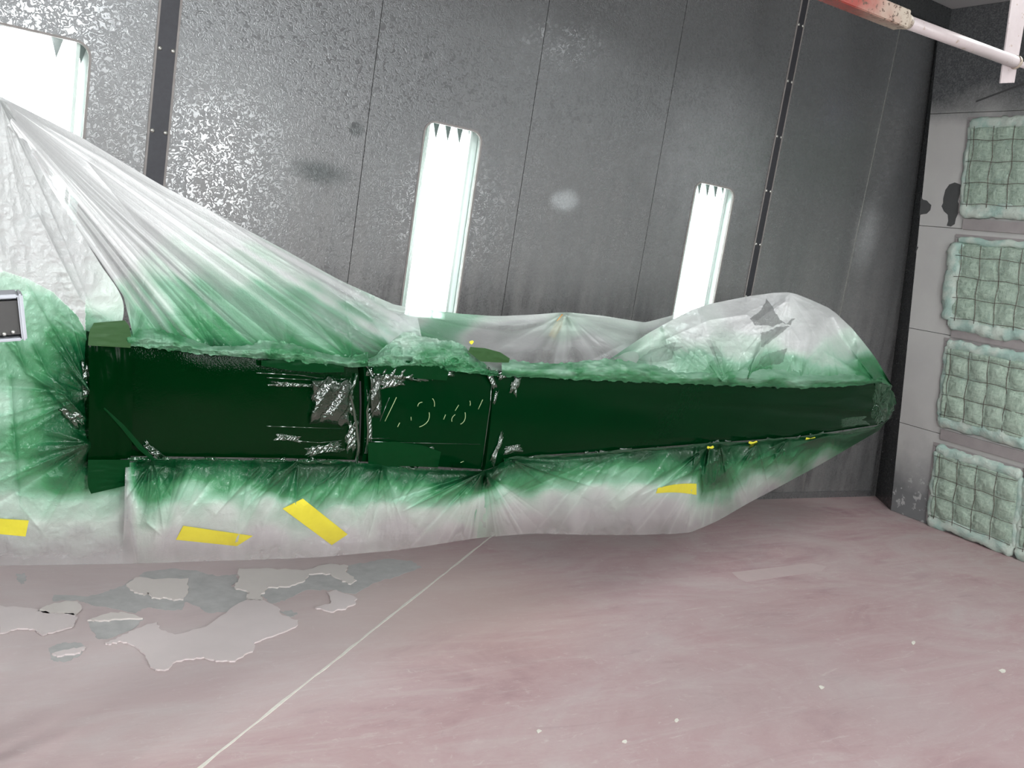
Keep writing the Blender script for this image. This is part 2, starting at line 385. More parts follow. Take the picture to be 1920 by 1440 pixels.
# ------------------------------------------------------------------ filter wall
wr_ = mesh_obj('wall_right', [rw(0, 0, -.05), rw(0, ZC, -.05), rw(6.4, ZC, -.05), rw(6.4, 0, -.05)], [(0, 1, 2, 3)], M['gap']); tag(wr_, kind='structure')
def wallslab(name, s0, s1, h0, h1, t0, t1, mat, parent):
    V = [rw(s, h, t) for s in (s0, s1) for h in (h0, h1) for t in (t0, t1)]
    return mesh_obj(name, V, [(0, 1, 3, 2), (4, 6, 7, 5), (0, 4, 5, 1), (2, 3, 7, 6), (0, 2, 6, 4), (1, 5, 7, 3)], mat, parent)
rows = [(0, .69), (.69, 1.41), (1.41, 2.17), (2.17, 2.975), (2.975, ZC)]
for h0, h1 in rows:
    cuts = [0, 3.2, 6.4] if h0 < 2.9 else [0, 1.9, 3.8, 6.4]
    for a, b in zip(cuts[:-1], cuts[1:]):
        wallslab('wall_panel', a+.001, b-.001, h0+.002, h1-.002, -.03, 0, M['filterwall'], wr_)
# diagonal folded seam above the filters
a_, b_ = onright(1830, 192), onright(1990, 132)
def thick(pts, t, nrm):
    n = Vector(nrm).normalized()*t; P = [Vector(p) for p in pts]; m = len(P)
    return P + [p+n for p in P], [tuple(range(m))[::-1], tuple(range(m, 2*m))] + [(i, (i+1) % m, (i+1) % m+m, i+m) for i in range(m)]
OUT = (-1, 0, -LEAN)
V, Fc = thick([a_, b_, b_+np.array([0, 0, .012]), a_+np.array([0, 0, .012])], .004, OUT)
mesh_obj('seam_fold', V, Fc, M['peel'], wr_)
# bare patches where paint has peeled
def c3(x, y): return (1640+x*.2917, 200+y*.2917)
for pl in ([(515, 487), (480, 500), (455, 535), (441, 590), (440, 620), (430, 640), (445, 672), (470, 695), (473, 735), (463, 765), (490, 771), (515, 755), (522, 720), (535, 690), (550, 650), (535, 610), (548, 560), (568, 530), (552, 500)],
           [(298, 580), (312, 598), (335, 603), (350, 620), (364, 632), (358, 665), (335, 688), (300, 693), (288, 700)],
           [(268, 897), (281, 903), (262, 945)]):
    V, Fc = thick([onright(*c3(*p)) for p in pl], .0012, OUT); mesh_obj('bare_patch', V, Fc, M['peel'], wr_)

fcols = [(.34, .985), (1.01, 1.655), (1.69, 2.33)]
frows = [(.05, .56), (.80, 1.33), (1.50, 2.07), (2.30, 2.88)]
words = {0: 'lowest', 1: 'second up', 2: 'third up', 3: 'highest'}
def filt(ci, ri):
    s0, s1 = fcols[ci]; h0, h1 = frows[ri]; rnd = np.random.RandomState(ci*7+ri)
    p = rw(s0, h0); root = empty('exhaust_filter', p); inv = -p
    colw = ['column nearest the corner', 'second column', 'third column'][ci]
    tag(root, 'wire-gridded green fibreglass filter, %s in the %s' % (words[ri], colw), 'filter', 'exhaust filters on the side wall')
    # pad: pillows between the wires
    ns, nh = 70, 62; S, H = np.meshgrid(np.linspace(0, 1, ns), np.linspace(0, 1, nh))
    pitch = .145; sw = (s1-s0); hh = (h1-h0)
    us = (S*sw-.05)/pitch; uh = (H*hh-.04)/pitch
    pil = np.abs(np.sin(np.pi*us))**.6*np.abs(np.sin(np.pi*uh))**.6
    edge = np.minimum(np.minimum(S, 1-S)*sw, np.minimum(H, 1-H)*hh)
    o = .012+.026*pil*(1 if ri < 2 else .6) + .02*fbm(S*9+ci, H*9, ri*5+ci) + .012*fbm(S*50, H*50, 9)
    if ri == 1: o += .018*ridged(S*.5+3, H*4.2, 5, 2)
    o *= np.clip(edge/.02, .2, 1)
    P = np.stack([X0-LEAN*(h0+H*hh)-o, 4.17+SK*(h0+H*hh)-(s0+S*sw), h0+H*hh], -1)+inv
    V = P.reshape(-1, 3); Fc = [(j*ns+i, j*ns+i+1, (j+1)*ns+i+1, (j+1)*ns+i) for j in range(nh-1) for i in range(ns-1)]
    mesh_obj('filter_pad', V, Fc, M['fibre'], root, True)
    # ragged fluffy border rolls where the blanket is tucked over the frame
    def roll(pts, r, seed):
        n = len(pts); V = []; seg = 14
        for i, (s, h) in enumerate(pts):
            j = min(i+1, n-1); k = max(i-1, 0); ts, th = pts[j][0]-pts[k][0], pts[j][1]-pts[k][1]; L = math.hypot(ts, th); ns_, nh_ = -th/L, ts/L
            for q in range(seg):
                a = 2*math.pi*q/seg; rr = r*(.55+.6*fbm(np.array(i*.35), np.array(q*.6), seed)*2*.7)*(.5 if i in (0, n-1) else 1)
                V.append(rw(s+ns_*math.cos(a)*rr*1.25, h+nh_*math.cos(a)*rr*1.25, .012+max(-.01, math.sin(a)*rr*.8))+inv)
        Fc = [(i*seg+q, i*seg+(q+1) % seg, (i+1)*seg+(q+1) % seg, (i+1)*seg+q) for i in range(n-1) for q in range(seg)]
        Fc += [tuple(range(seg)), tuple((n-1)*seg+q for q in range(seg))]
        return V, Fc
    def wav(a, b, amp, sd, axis, n=40):
        out = []
        for i in range(n):
            t = i/(n-1); w_ = amp*(float(fbm(np.array(t*6.), np.array(sd*1.), sd))-.5)*2
            out.append((a[0]+(b[0]-a[0])*t+(w_ if axis else 0), a[1]+(b[1]-a[1])*t+(0 if axis else w_)))
        return out
    sd = ci*11+ri*3
    V, Fc = roll(wav((s0-.01, h0+.0), (s1+.0, h0+.0), .02, sd, 0), .044, sd); mesh_obj('fibre_roll', V, Fc, M['fibre_edge'], root, True)
    V, Fc = roll(wav((s0, h1+.015), (s1, h1+.015), .018, sd+1, 0), .034 if ri != 2 else .02, sd+1); mesh_obj('fibre_roll', V, Fc, M['fibre_edge'], root, True)
    V, Fc = roll(wav((s0-.01 if ri == 2 else s0+.005, h0+.02), (s0-.01 if ri == 2 else s0+.005, h1), .02, sd+2, 1), .05 if ri == 2 else .022, sd+2); mesh_obj('fibre_roll', V, Fc, M['fibre_edge'], root, True)
    V, Fc = roll(wav((s1-.005, h0+.02), (s1-.005, h1), .02, sd+4, 1), .022, sd+4); mesh_obj('fibre_roll', V, Fc, M['fibre_edge'], root, True)
    # loose glass strands
    V, Fc = [], []
    for k in range(900):
        s = s0+rnd.rand()*sw; h = h0-.02+rnd.rand()*(hh+.04); L = .02+.035*rnd.rand(); a = rnd.rand()*math.pi
        o1, o2 = .03+.02*rnd.rand(), .03+.025*rnd.rand(); q = len(V); t = .0006
        for (ds, do) in ((-L/2, o1), (L/2, o2)):
            V.append(rw(s+ds*math.cos(a)-t*math.sin(a), h+ds*math.sin(a)+t*math.cos(a), do)+inv); V.append(rw(s+ds*math.cos(a)+t*math.sin(a), h+ds*math.sin(a)-t*math.cos(a), do)+inv)
        Fc.append((q, q+1, q+3, q+2))
    tag(mesh_obj('glass_strands', V, Fc, M['fibre_edge'], root), kind='stuff')
    # wire grid, each wire a bar
    k = 0; s = s0+.05
    while s < s1-.02:
        pts = [rw(s+.006*math.sin(i*1.3+k), h0+.02+(hh-.03)*i/8, .043+.004*math.sin(i*2.1+k))+inv for i in range(9)]
        tube_obj('wire', pts, .0022, M['wire'], root, 5); s += pitch; k += 1
    h = h0+.04
    while h < h1-.02:
        pts = [rw(s0+.01+(sw-.02)*i/8, h+.005*math.sin(i*1.7+k), .047+.004*math.sin(i*1.9+k))+inv for i in range(9)]
        tube_obj('wire', pts, .0019, M['wire'], root, 5); h += pitch; k += 1
    # sheet metal frame
    V = []; Fc = []
    for (a0, a1, b0, b1) in ((s0-.03, s0-.012, h0-.02, h1+.03), (s1+.0, s1+.012, h0-.02, h1+.03), (s0-.03, s1+.012, h1+.035, h1+.06)):
        q = len(V); V += [rw(s, h, t)+inv for s in (a0, a1) for h in (b0, b1) for t in (0.001, .012)]
        Fc += [tuple(i+q for i in f) for f in ((0, 1, 3, 2), (4, 6, 7, 5), (0, 4, 5, 1), (2, 3, 7, 6), (0, 2, 6, 4), (1, 5, 7, 3))]
    mesh_obj('filter_frame', V, Fc, M['frame'], root)
    return root
for ci in range(3):
    for ri in range(4): filt(ci, ri)
# rails between the filter rows
for h0 in (.655, 1.40, 2.165):
    wallslab('filter_rail', .36, 3.6, h0, h0+.075, 0, .02, M['frame'], wr_)

# ------------------------------------------------------------------ wall lamps
def wall_lamp(x0, x1, label):
    root = empty('wall_lamp', (x0, D, LZ[0])); off = Vector((-x0, -D, -LZ[0]))
    tag(root, label, 'light', 'lit lamp windows in the back wall')
    def P(o):
        o.data.transform(Matrix.Translation(off)); o.parent = root; return o
    z0, z1 = LZ
    outer = rounded(x0-.004, x1+.004, z0-.004, z1+.004, .066); inner = rounded(x0+.006, x1-.006, z0+.006, z1-.006, .056)
    P(plate('gasket', outer, inner, D-.004, D+.012, M['gasket']))
    P(plate('glass_pane', rounded(x0+.004, x1-.004, z0+.004, z1-.004, .058), None, D+.010, D+.013, M['glass']))
    # box sides as folded sheet, open to the room
    P(box('lamp_side', x0-.03, x0-.022, D+.022, D+.2, z0-.03, z1+.03, M['lampgreen'])); P(box('lamp_side', x1+.022, x1+.03, D+.022, D+.2, z0-.03, z1+.03, M['lampgreen']))
    P(box('inner_frame', x1-.055, x1-.04, D+.03, D+.05, z0, z1, M['lampgreen'])); P(box('inner_frame', x0+.03, x0+.045, D+.03, D+.05, z0, z1, M['lampgreen']))
    P(box('lamp_top', x0-.03, x1+.03, D+.022, D+.2, z1+.022, z1+.03, M['lampgreen'])); P(box('lamp_bottom', x0-.03, x1+.03, D+.022, D+.2, z0-.03, z0-.022, M['lampgreen']))
    # pleated reflector
    n = 4; ww = (x1-x0-.06)/n; V = []; Fc = []
    xs = []
    for k in range(n+1):
        xs.append((x0+.03+k*ww, D+.085));
        if k < n: xs.append((x0+.03+(k+.25)*ww, D+.17)); xs.append((x0+.03+(k+.75)*ww, D+.17))
    xs = [(x0-.02, D+.085)]+xs+[(x1+.02, D+.085)]
    for x, y in xs: V += [(x, y, z0-.02), (x, y, z1+.022)]
    for i in range(len(xs)-1): Fc.append((2*i, 2*i+1, 2*i+3, 2*i+2))
    P(mesh_obj('reflector', V, Fc, M['lampwhite']))
    # sloping pleat ends: grey green teeth between the tubes
    V = []; Fc = []
    for k in range(n+1):
        xc = x0+.03+k*ww; q = len(V); V += [(xc-ww*.3, D+.08, z1+.02), (xc+ww*.3, D+.08, z1+.02), (xc, D+.06, z1-.085), (xc, D+.11, z1-.02)]
        Fc += [(q, q+1, q+2), (q, q+2, q+3), (q+1, q+3, q+2)]
    P(mesh_obj('reflector_end', V, Fc, M['lampend']))
    for k in range(n):
        P(tube_obj('fluorescent_tube', [(x0+.03+(k+.5)*ww, D+.12, z0), (x0+.03+(k+.5)*ww, D+.12, z1-.012)], .026, M['glow'], None, 10))
wall_lamp(*LX[0], 'tall glowing lamp window at the far left end of the back wall, outside the frame')
wall_lamp(*LX[1], 'tall glowing lamp window left of the first riveted batten')
wall_lamp(*LX[2], 'tall glowing lamp window behind the sagging middle of the plastic')
wall_lamp(*LX[3], 'small glowing lamp window behind the plastic hump at the right end')
# front wall and ceiling lamps (behind and above the camera)
def aim(o, tgt):
    o.rotation_euler = (Vector(tgt)-o.location).to_track_quat('-Z', 'Y').to_euler()
def booth_lamp(name, loc, tgt, wd, ln, watts, label):
    root = empty(name, loc); aim(root, tgt); tag(root, label, 'light', 'booth lamps behind and above the camera')
    bm = bmesh.new(); box_bm(bm, -wd/2-.03, -wd/2, -ln/2-.03, ln/2+.03, -.03, .09); box_bm(bm, wd/2, wd/2+.03, -ln/2-.03, ln/2+.03, -.03, .09)
    box_bm(bm, -wd/2, wd/2, -ln/2-.03, -ln/2, -.03, .09); box_bm(bm, -wd/2, wd/2, ln/2, ln/2+.03, -.03, .09); box_bm(bm, -wd/2, wd/2, -ln/2, ln/2, .075, .09)
    bm_obj('housing', bm, M['lampwhite'], root)
    for k in range(4):
        x = (k-1.5)*wd/4; tube_obj('fluorescent_tube', [(x, -ln/2+.02, .03), (x, ln/2-.02, .03)], .019, M['pglow'], root, 8)
    ld = bpy.data.lights.new('lamp_light', 'AREA'); ld.shape = 'RECTANGLE'; ld.size = wd; ld.size_y = ln; ld.energy = watts; ld.color = (.97, 1, 1)
    lo = bpy.data.objects.new('lamp_light', ld); link(lo, root); lo.location = (0, 0, 0)
for i, (x, y, z, wd, ln, tgt, e) in enumerate(LAMPS):
    booth_lamp('ceiling_lamp', (x, y, z), tgt, wd, ln, e, ['long tilted lamp under the ceiling right above the camera', 'long tilted lamp under the ceiling at the left', 'long tilted lamp under the ceiling at the right'][i])
for i, (x, e) in enumerate(FRONT):
    booth_lamp('front_wall_lamp', (x, YF+.12, 1.8), (x, D, 1.75), .36, 1.3, e, '%s upright lamp window in the front wall behind the camera' % ['leftmost', 'second from left', 'third from left', 'rightmost'][i])

# ------------------------------------------------------------------ floor details
def fl(px, py, z=0):
    return hit(px, py, (0, 0, z), (0, 0, 1))
def zf(x, y): return (x*700/1920, 960+y*480/1317)           # from the enlarged view of the floor
def subdiv_wob(pts, n=5, amp=2.2, seed=0):
    r = random.Random(seed); out = []
    for i in range(len(pts)):
        a, b = pts[i], pts[(i+1) % len(pts)]
        for k in range(n):
            t = k/n; j = 0 if k == 0 else amp; out.append((a[0]+(b[0]-a[0])*t+r.uniform(-j, j), a[1]+(b[1]-a[1])*t+r.uniform(-j, j)*.5))
    return out
def slab_poly(name, pts, z0, z1, mat):
    P = [fl(*p, z1) for p in pts]; tris = tessellate_polygon([[Vector((p[0], p[1], 0)) for p in P]]); m = len(P)
    V = [(p[0], p[1], z1) for p in P]+[(p[0], p[1], z0) for p in P]
    bm = bmesh.new(); vs = [bm.verts.new(v) for v in V]
    for t in tris:
        try: bm.faces.new([vs[i] for i in t])
        except ValueError: pass
    for i in range(m):
        j = (i+1) % m; bm.faces.new((vs[i], vs[j], vs[j+m], vs[i+m]))
    return bm_obj(name, bm, mat, floor)
grey = [
    [(740, 310), (880, 290), (1010, 300), (1110, 330), (1215, 320), (1225, 350), (1190, 385), (1270, 410), (1270, 450), (1190, 510), (1080, 520), (960, 460), (940, 500), (850, 505), (760, 490), (690, 520), (600, 500), (480, 480), (400, 450), (270, 460), (280, 425), (450, 435), (560, 405), (640, 375), (700, 340)],
    [(1340, 430), (1370, 390), (1490, 380), (1570, 350), (1590, 315), (1700, 315), (1770, 350), (1790, 275), (1900, 255), (1990, 240), (2110, 250), (2170, 285), (2050, 330), (1920, 365), (1830, 420), (1700, 400), (1580, 400), (1470, 450), (1400, 470)],
    [(450, 560), (560, 545), (740, 550), (700, 590), (560, 650), (500, 650), (470, 610)],
    [(250, 700), (320, 672), (410, 672), (440, 690), (420, 730), (330, 772), (260, 760)],
    [(80, 320), (130, 315), (135, 350), (110, 372), (90, 350)],
    [(1440, 510), (1500, 505), (1530, 525), (1480, 540)]]
for i, p in enumerate(grey): slab_poly('bare_concrete_patch', subdiv_wob([zf(*q) for q in p], 6, 3, i), .0002, .0012, M['concrete'])
flakes = [
    [(540, 670), (620, 640), (700, 600), (810, 565), (820, 600), (900, 630), (1060, 590), (1180, 500), (1270, 450), (1360, 455), (1430, 490), (1450, 530), (1535, 555), (1520, 590), (1420, 630), (1310, 670), (1300, 715), (1210, 765), (1110, 765), (1050, 745), (950, 755), (900, 770), (850, 810), (800, 812), (765, 780), (750, 735), (690, 685), (620, 662), (560, 680)],
    [(650, 370), (700, 335), (800, 345), (970, 340), (965, 400), (945, 445), (900, 450), (860, 440), (780, 440), (765, 412), (740, 425), (690, 410)],
    [(0, 480), (190, 500), (260, 520), (380, 520), (400, 545), (370, 590), (290, 610), (220, 632), (170, 600), (90, 597), (0, 622)],
    [(450, 555), (560, 520), (640, 515), (735, 545), (620, 550), (520, 558)],
    [(265, 725), (330, 708), (435, 690), (438, 702), (400, 722), (300, 740)],
    [(1225, 350), (1230, 290), (1400, 290), (1560, 300), (1700, 265), (1790, 275), (1780, 310), (1835, 350), (1800, 368), (1760, 350), (1700, 315), (1590, 318), (1570, 350), (1490, 382), (1380, 385), (1340, 430), (1350, 450), (1270, 450), (1280, 410), (1205, 385)],
    [(1620, 490), (1700, 470), (1680, 410), (1730, 400), (1830, 440), (1830, 470), (1760, 500), (1700, 512)],
    [(190, 510), (240, 480), (340, 455), (400, 460), (420, 490), (390, 530), (330, 520), (260, 520)]]
for i, p in enumerate(flakes): slab_poly('paint_flake', subdiv_wob([zf(*q) for q in p], 5, 3, 20+i), .0013, .007, M['flake' if i % 2 == 0 else 'flake2'])
rr = random.Random(8)
for k, (cx, cy) in enumerate([(1172, 1390), (1713, 1205), (1880, 1258), (1540, 1288), (1268, 1350), (1010, 1370)]):
    n = 7; pts = [(cx+6*math.cos(a*2*math.pi/n)*rr.uniform(.5, 1.1)*(1.4 if k == 2 else 1), cy+4*math.sin(a*2*math.pi/n)*rr.uniform(.5, 1.1)) for a in range(n)]
    slab_poly('paint_chip', pts, .0001, .002, M['line'])
# the pale line
P0, P1 = fl(925, 1003), fl(368, 1444); dirv = (P1-P0)/np.linalg.norm(P1-P0); side = np.array([dirv[1], -dirv[0], 0]); n = 70; V = []; Fc = []
P1 = P1+dirv*1.6; P0 = P0-dirv*.6; Lr = random.Random(3)
for i in range(n+1):
    c_ = P0+(P1-P0)*i/n+side*Lr.uniform(-.002, .002); h_ = Lr.uniform(.0028, .0058)
    V += [c_+side*h_+np.array([0, 0, .0012]), c_-side*h_+np.array([0, 0, .0012]), c_+side*h_*1.1, c_-side*h_*1.1]
for i in range(n): q = 4*i; Fc += [(q, q+1, q+5, q+4), (q+2, q, q+4, q+6), (q+1, q+3, q+7, q+5)]
mesh_obj('floor_line', V, Fc, M['line'], floor)
for p in ([(1372, 1073), (1520, 1056), (1550, 1062), (1540, 1071), (1400, 1091), (1385, 1085)],):
    slab_poly('tape_mark', p, .0001, .0008, M['tapeghost'])

# ------------------------------------------------------------------ overhead pipe, top right
root = empty('overhead_pipe', tuple(hit(1700, 45, (0, 2.4, 0), (0, 1, 0)))); o0 = -np.array(root.location)
tag(root, 'rusty red and dusty pink rail crossing the top right corner', 'pipe')
def op(px, py, y): return hit(px, py, (0, y, 0), (0, 1, 0))
N = NT('rusty_red_rail'); co = N.geo(); sx = N.n('ShaderNodeSeparateXYZ'); N.put(sx.inputs[0], co)
fade = N.n('ShaderNodeMapRange'); N.put(fade.inputs[0], N.math('ADD', sx.outputs[0], N.math('MULTIPLY', N.noise(co, 12, 4), .3)))
xa, xb = op(1600, 10, 2.4)[0], op(1668, 35, 2.4)[0]; fade.inputs[1].default_value = xa+.12; fade.inputs[2].default_value = xb+.16
c = N.mix(fade.outputs[0], (.24, .03, .02), (.36, .30, .24)); c = N.mix(N.ramp(N.noise(co, 55, 4, .7), [(.56, 0), (.62, 1)]), c, (.07, .035, .02))
N.set(Base_Color=c, Roughness=.55); M['redrail'] = N.m
N = NT('dusty_pink_pipe'); co = N.geo(); c = N.mix(N.noise(co, 16, 5, .6), (.40, .34, .345), (.52, .46, .465)); c = N.mix(N.ramp(N.noise(co, 38, 3, .6), [(.64, 0), (.7, .8)]), c, (.30, .22, .16))
N.set(Base_Color=c, Roughness=.4); M['pinkpipe'] = N.m
def sqtube(name, a, b, r, mat, parent, rot=.5, ratio=1.0):
    a = Vector(a); b = Vector(b); t = (b-a).normalized(); u = t.cross(Vector((0, 0, 1))).normalized(); v = u.cross(t)
    V = []
    for p in (a, b):
        for q in range(4):
            an = math.pi/4+q*math.pi/2+rot; V.append(p+(u*math.cos(an)*ratio+v*math.sin(an))*r*1.2)
    bm = bmesh.new(); vs = [bm.verts.new(x) for x in V]
    for f in ((0, 1, 2, 3), (7, 6, 5, 4), (0, 4, 5, 1), (1, 5, 6, 2), (2, 6, 7, 3), (3, 7, 4, 0)): bm.faces.new([vs[i] for i in f])
    bmesh.ops.bevel(bm, geom=bm.edges[:], offset=.003, segments=2, affect='EDGES'); return bm_obj(name, bm, mat, parent)
pa, pb, pc = op(1300, -120, 2.4), op(1692, 38, 2.4), op(1905, 117, 2.4); pd = op(2080, 182, 2.4)
sc = np.linalg.norm(ray(1690, 40))/F; mpp = 2.4/abs(ray(1690, 40)[1])      # metres per pixel there
sqtube('square_rail', pa+o0, pb+o0, 19*mpp*1.0, M['redrail'], root, 0)
tube_obj('weld_collar', [pb+o0-(pc-pb)*.01, pb+o0+(pc-pb)*.02, pb+o0+(pc-pb)*.05], [15.5*mpp, 15*mpp, 12.5*mpp], M['redrail'], root, 16)
tube_obj('round_pipe', [pb+o0, pc+o0+(pc-pb)*.0], 12.2*mpp, M['pinkpipe'], root, 20)
tube_obj('pipe_end_ring', [pc+o0-(pc-pb)*.012, pc+o0+(pc-pb)*.006], 13.6*mpp, M['redrail'], root, 20)
tube_obj('thin_rod', [pc+o0, pd+o0], 6*mpp, M['pinkpipe'], root, 12)
# flat hanger strap
hp = [op(1887, 157, 2.41), op(1901, 157, 2.41), op(1960, -120, 2.41), op(1928, -120, 2.41)]
hp = [op(1876, 156, 2.41), op(1902, 155, 2.41), op(1938, -60, 2.41), op(1905, -60, 2.41)]
topz = ZC; 
def ext(a, b): t = (topz-a[2])/(b[2]-a[2]); return a+(b-a)*t
hp = [hp[0], hp[1], ext(hp[1], hp[2]), ext(hp[0], hp[3])]
V, Fc = thick(hp, .006, (0, 1, 0)); st_ = mesh_obj('hanger_strap', V, Fc, M['pinkpipe']); tag(st_, 'flat dusty pink metal strap hanging from the ceiling at the top right', 'strap')
# ceiling strap that carries the far end of the square rail (above the frame)
q_ = op(1400, -80, 2.4); tag(box('hanger_rod', q_[0]-.01, q_[0]+.01, q_[1]-.01, q_[1]+.01, q_[2], ZC, M['pinkpipe']), 'steel rod carrying the red rail above the picture edge', 'rod')

# ------------------------------------------------------------------ steel box end at the left edge
Yb = 1.05
q1, q2 = hit(-2, 550, (0, Yb, 0), (0, 1, 0)), hit(31, 550, (0, Yb, 0), (0, 1, 0))
cx0, cz1 = q2[0], q2[2]; cz0 = hit(31, 637, (0, Yb, 0), (0, 1, 0))[2]
root = empty('steel_box_beam', (cx0, Yb, 0)); tag(root, 'end of a dark steel box with pale edges poking in at the left edge', 'box')
M['boxdark'] = mat_simple('dark_steel', (.022, .02, .019), .5, 0, .6, 30); M['boxpale'] = mat_simple('pale_steel_edge', (.30, .31, .34), .5, .3, .1, 30)  # near-black front plate, much paler edges
hgt_ = cz1-cz0
def roll_(o):   # the box sits square in the picture's roll, so it is tilted in the room
    return o
ang = math.atan2(ray(38, 540)[2]-0, 1)*0
Tt = Matrix.Rotation(math.radians(-9.0), 4, 'Y')
def rel(o): o.data.transform(Tt); o.parent = root; o.location = (0, 0, cz1); return o
rel(box('front_plate', -.42, .0, -.002, .004, -hgt_+.006, -.007, M['boxdark']))
rel(box('top_lip', -.42, .0, -.008, .03, -.004, 0, M['boxpale'], None, .001)); rel(box('bottom_lip', -.42, 0, -.008, .03, -hgt_, -hgt_+.003, M['boxpale'], None, .001))
rel(box('end_plate', .0, .005, -.008, .03, -hgt_, 0, M['boxpale'], None, .0015)); rel(box('back_plate', -.42, 0, .026, .03, -hgt_, 0, M['boxpale']))
for (dx, dz) in ((-.007, -hgt_+.009), (-.015, -hgt_+.0075)):
    V, Fc = tube('screw', [(dx, -.002, dz), (dx, -.005, dz), (dx, -.006, dz)], [.0022, .002, .0008], None, seg=8); rel(mesh_obj('screw', V, Fc, M['bolt'], None, True))
lg = box('post', -.42, -.36, .0, .06, 0, cz1-hgt_*.3-.0, M['boxpale'], root, .002)
box('post_foot', -.50, -.28, -.08, .14, 0, .012, M['boxpale'], root, .002)

# ================================================================== THE BOOM AND ITS MASKING FILM
P0 = hit(675, 770, (0, 2.5, 0), (0, 1, 0)); ND = np.array([-.2622, .965, 0]); ND /= np.linalg.norm(ND); UD = np.array([ND[1], -ND[0], 0])
def W(px, py, w=0.0): return hit(px, py, P0+ND*w, ND)
def Wgrid(PX, PY, Wd):
    d = np.stack([PX-960, 720-PY, np.full_like(PX, -F)], -1) @ RW.T
    num = np.dot(P0-CAM, ND)+Wd; den = d @ ND
    return CAM + d*(num/den)[..., None]
def interp_poly(pl, n, key=None):
    pl = np.array(pl, float); s = np.concatenate([[0], np.cumsum(np.hypot(np.diff(pl[:, 0]), np.diff(pl[:, 1])))]); s /= s[-1]
    t = np.linspace(0, 1, n); return np.stack([np.interp(t, s, pl[:, k]) for k in range(3)], -1)
def smooth1(a, k):
    if k < 2: return a
    ker = np.ones(k)/k; out = a.copy()
    for c_ in range(a.shape[1]):
        p = np.concatenate([np.full(k, a[0, c_]), a[:, c_], np.full(k, a[-1, c_])])
        out[:, c_] = np.convolve(p, ker, 'same')[k:-k]
    return out
def rows_to_grid(rows, ns, nt, sm=7):
    R = np.stack([smooth1(interp_poly(r, ns), sm) for r in rows]); m = len(rows)
    # catmull-rom over the rows
    T = np.linspace(0, m-1, nt); out = np.zeros((nt, ns, 3))
    for k, t in enumerate(T):
        i = min(int(t), m-2); f = t-i; p1, p2 = R[i], R[i+1]; p0_ = R[i-1] if i > 0 else 2*p1-p2; p3 = R[i+2] if i+2 < m else 2*p2-p1
        out[k] = .5*((2*p1)+(-p0_+p2)*f+(2*p0_-5*p1+4*p2-p3)*f*f+(-p0_+3*p1-3*p2+p3)*f**3)
    return out
def crease(PX, PY, pts, wd, amp, taper=(1, 1), kind=0):
    """height field of one fold line through pts (picture positions on the film)"""
    best = np.full(PX.shape, 1e9); tt = np.zeros(PX.shape); L = 0; segs = []
    for a, b in zip(pts[:-1], pts[1:]): segs.append((a, b, L, math.hypot(b[0]-a[0], b[1]-a[1]))); L += segs[-1][3]
    sg = np.zeros(PX.shape)
    for a, b, l0, l in segs:
        dx, dy = (b[0]-a[0])/l, (b[1]-a[1])/l; u = np.clip((PX-a[0])*dx+(PY-a[1])*dy, 0, l)
        ex, ey = PX-a[0]-u*dx, PY-a[1]-u*dy; d = np.hypot(ex, ey); m = d < best
        best = np.where(m, d, best); tt = np.where(m, (l0+u)/L, tt); sg = np.where(m, np.sign(ex*dy-ey*dx), sg)
    tp = taper[0]*(1-tt)+taper[1]*tt
    w_ = wd*(.4+.6*tp)
    if kind == 0: h = np.exp(-best/w_)
    elif kind == 1: h = np.exp(-(best/w_)**2)
    else: h = np.where(sg > 0, np.exp(-best/w_), np.exp(-best/(w_*5)))           # one-sided overlap
    return -amp*tp*h*np.clip(np.minimum(tt, 1-tt)*L/10+.25, 0, 1)
def idw(PX, PY, pts, p=1.9):
    num = 0; den = 0
    for x, y, v in pts:
        q = 1/((PX-x)**2+((PY-y)*1.25)**2+420)**p; num = num+q*v; den = den+q
    return num/den
SURF = {}
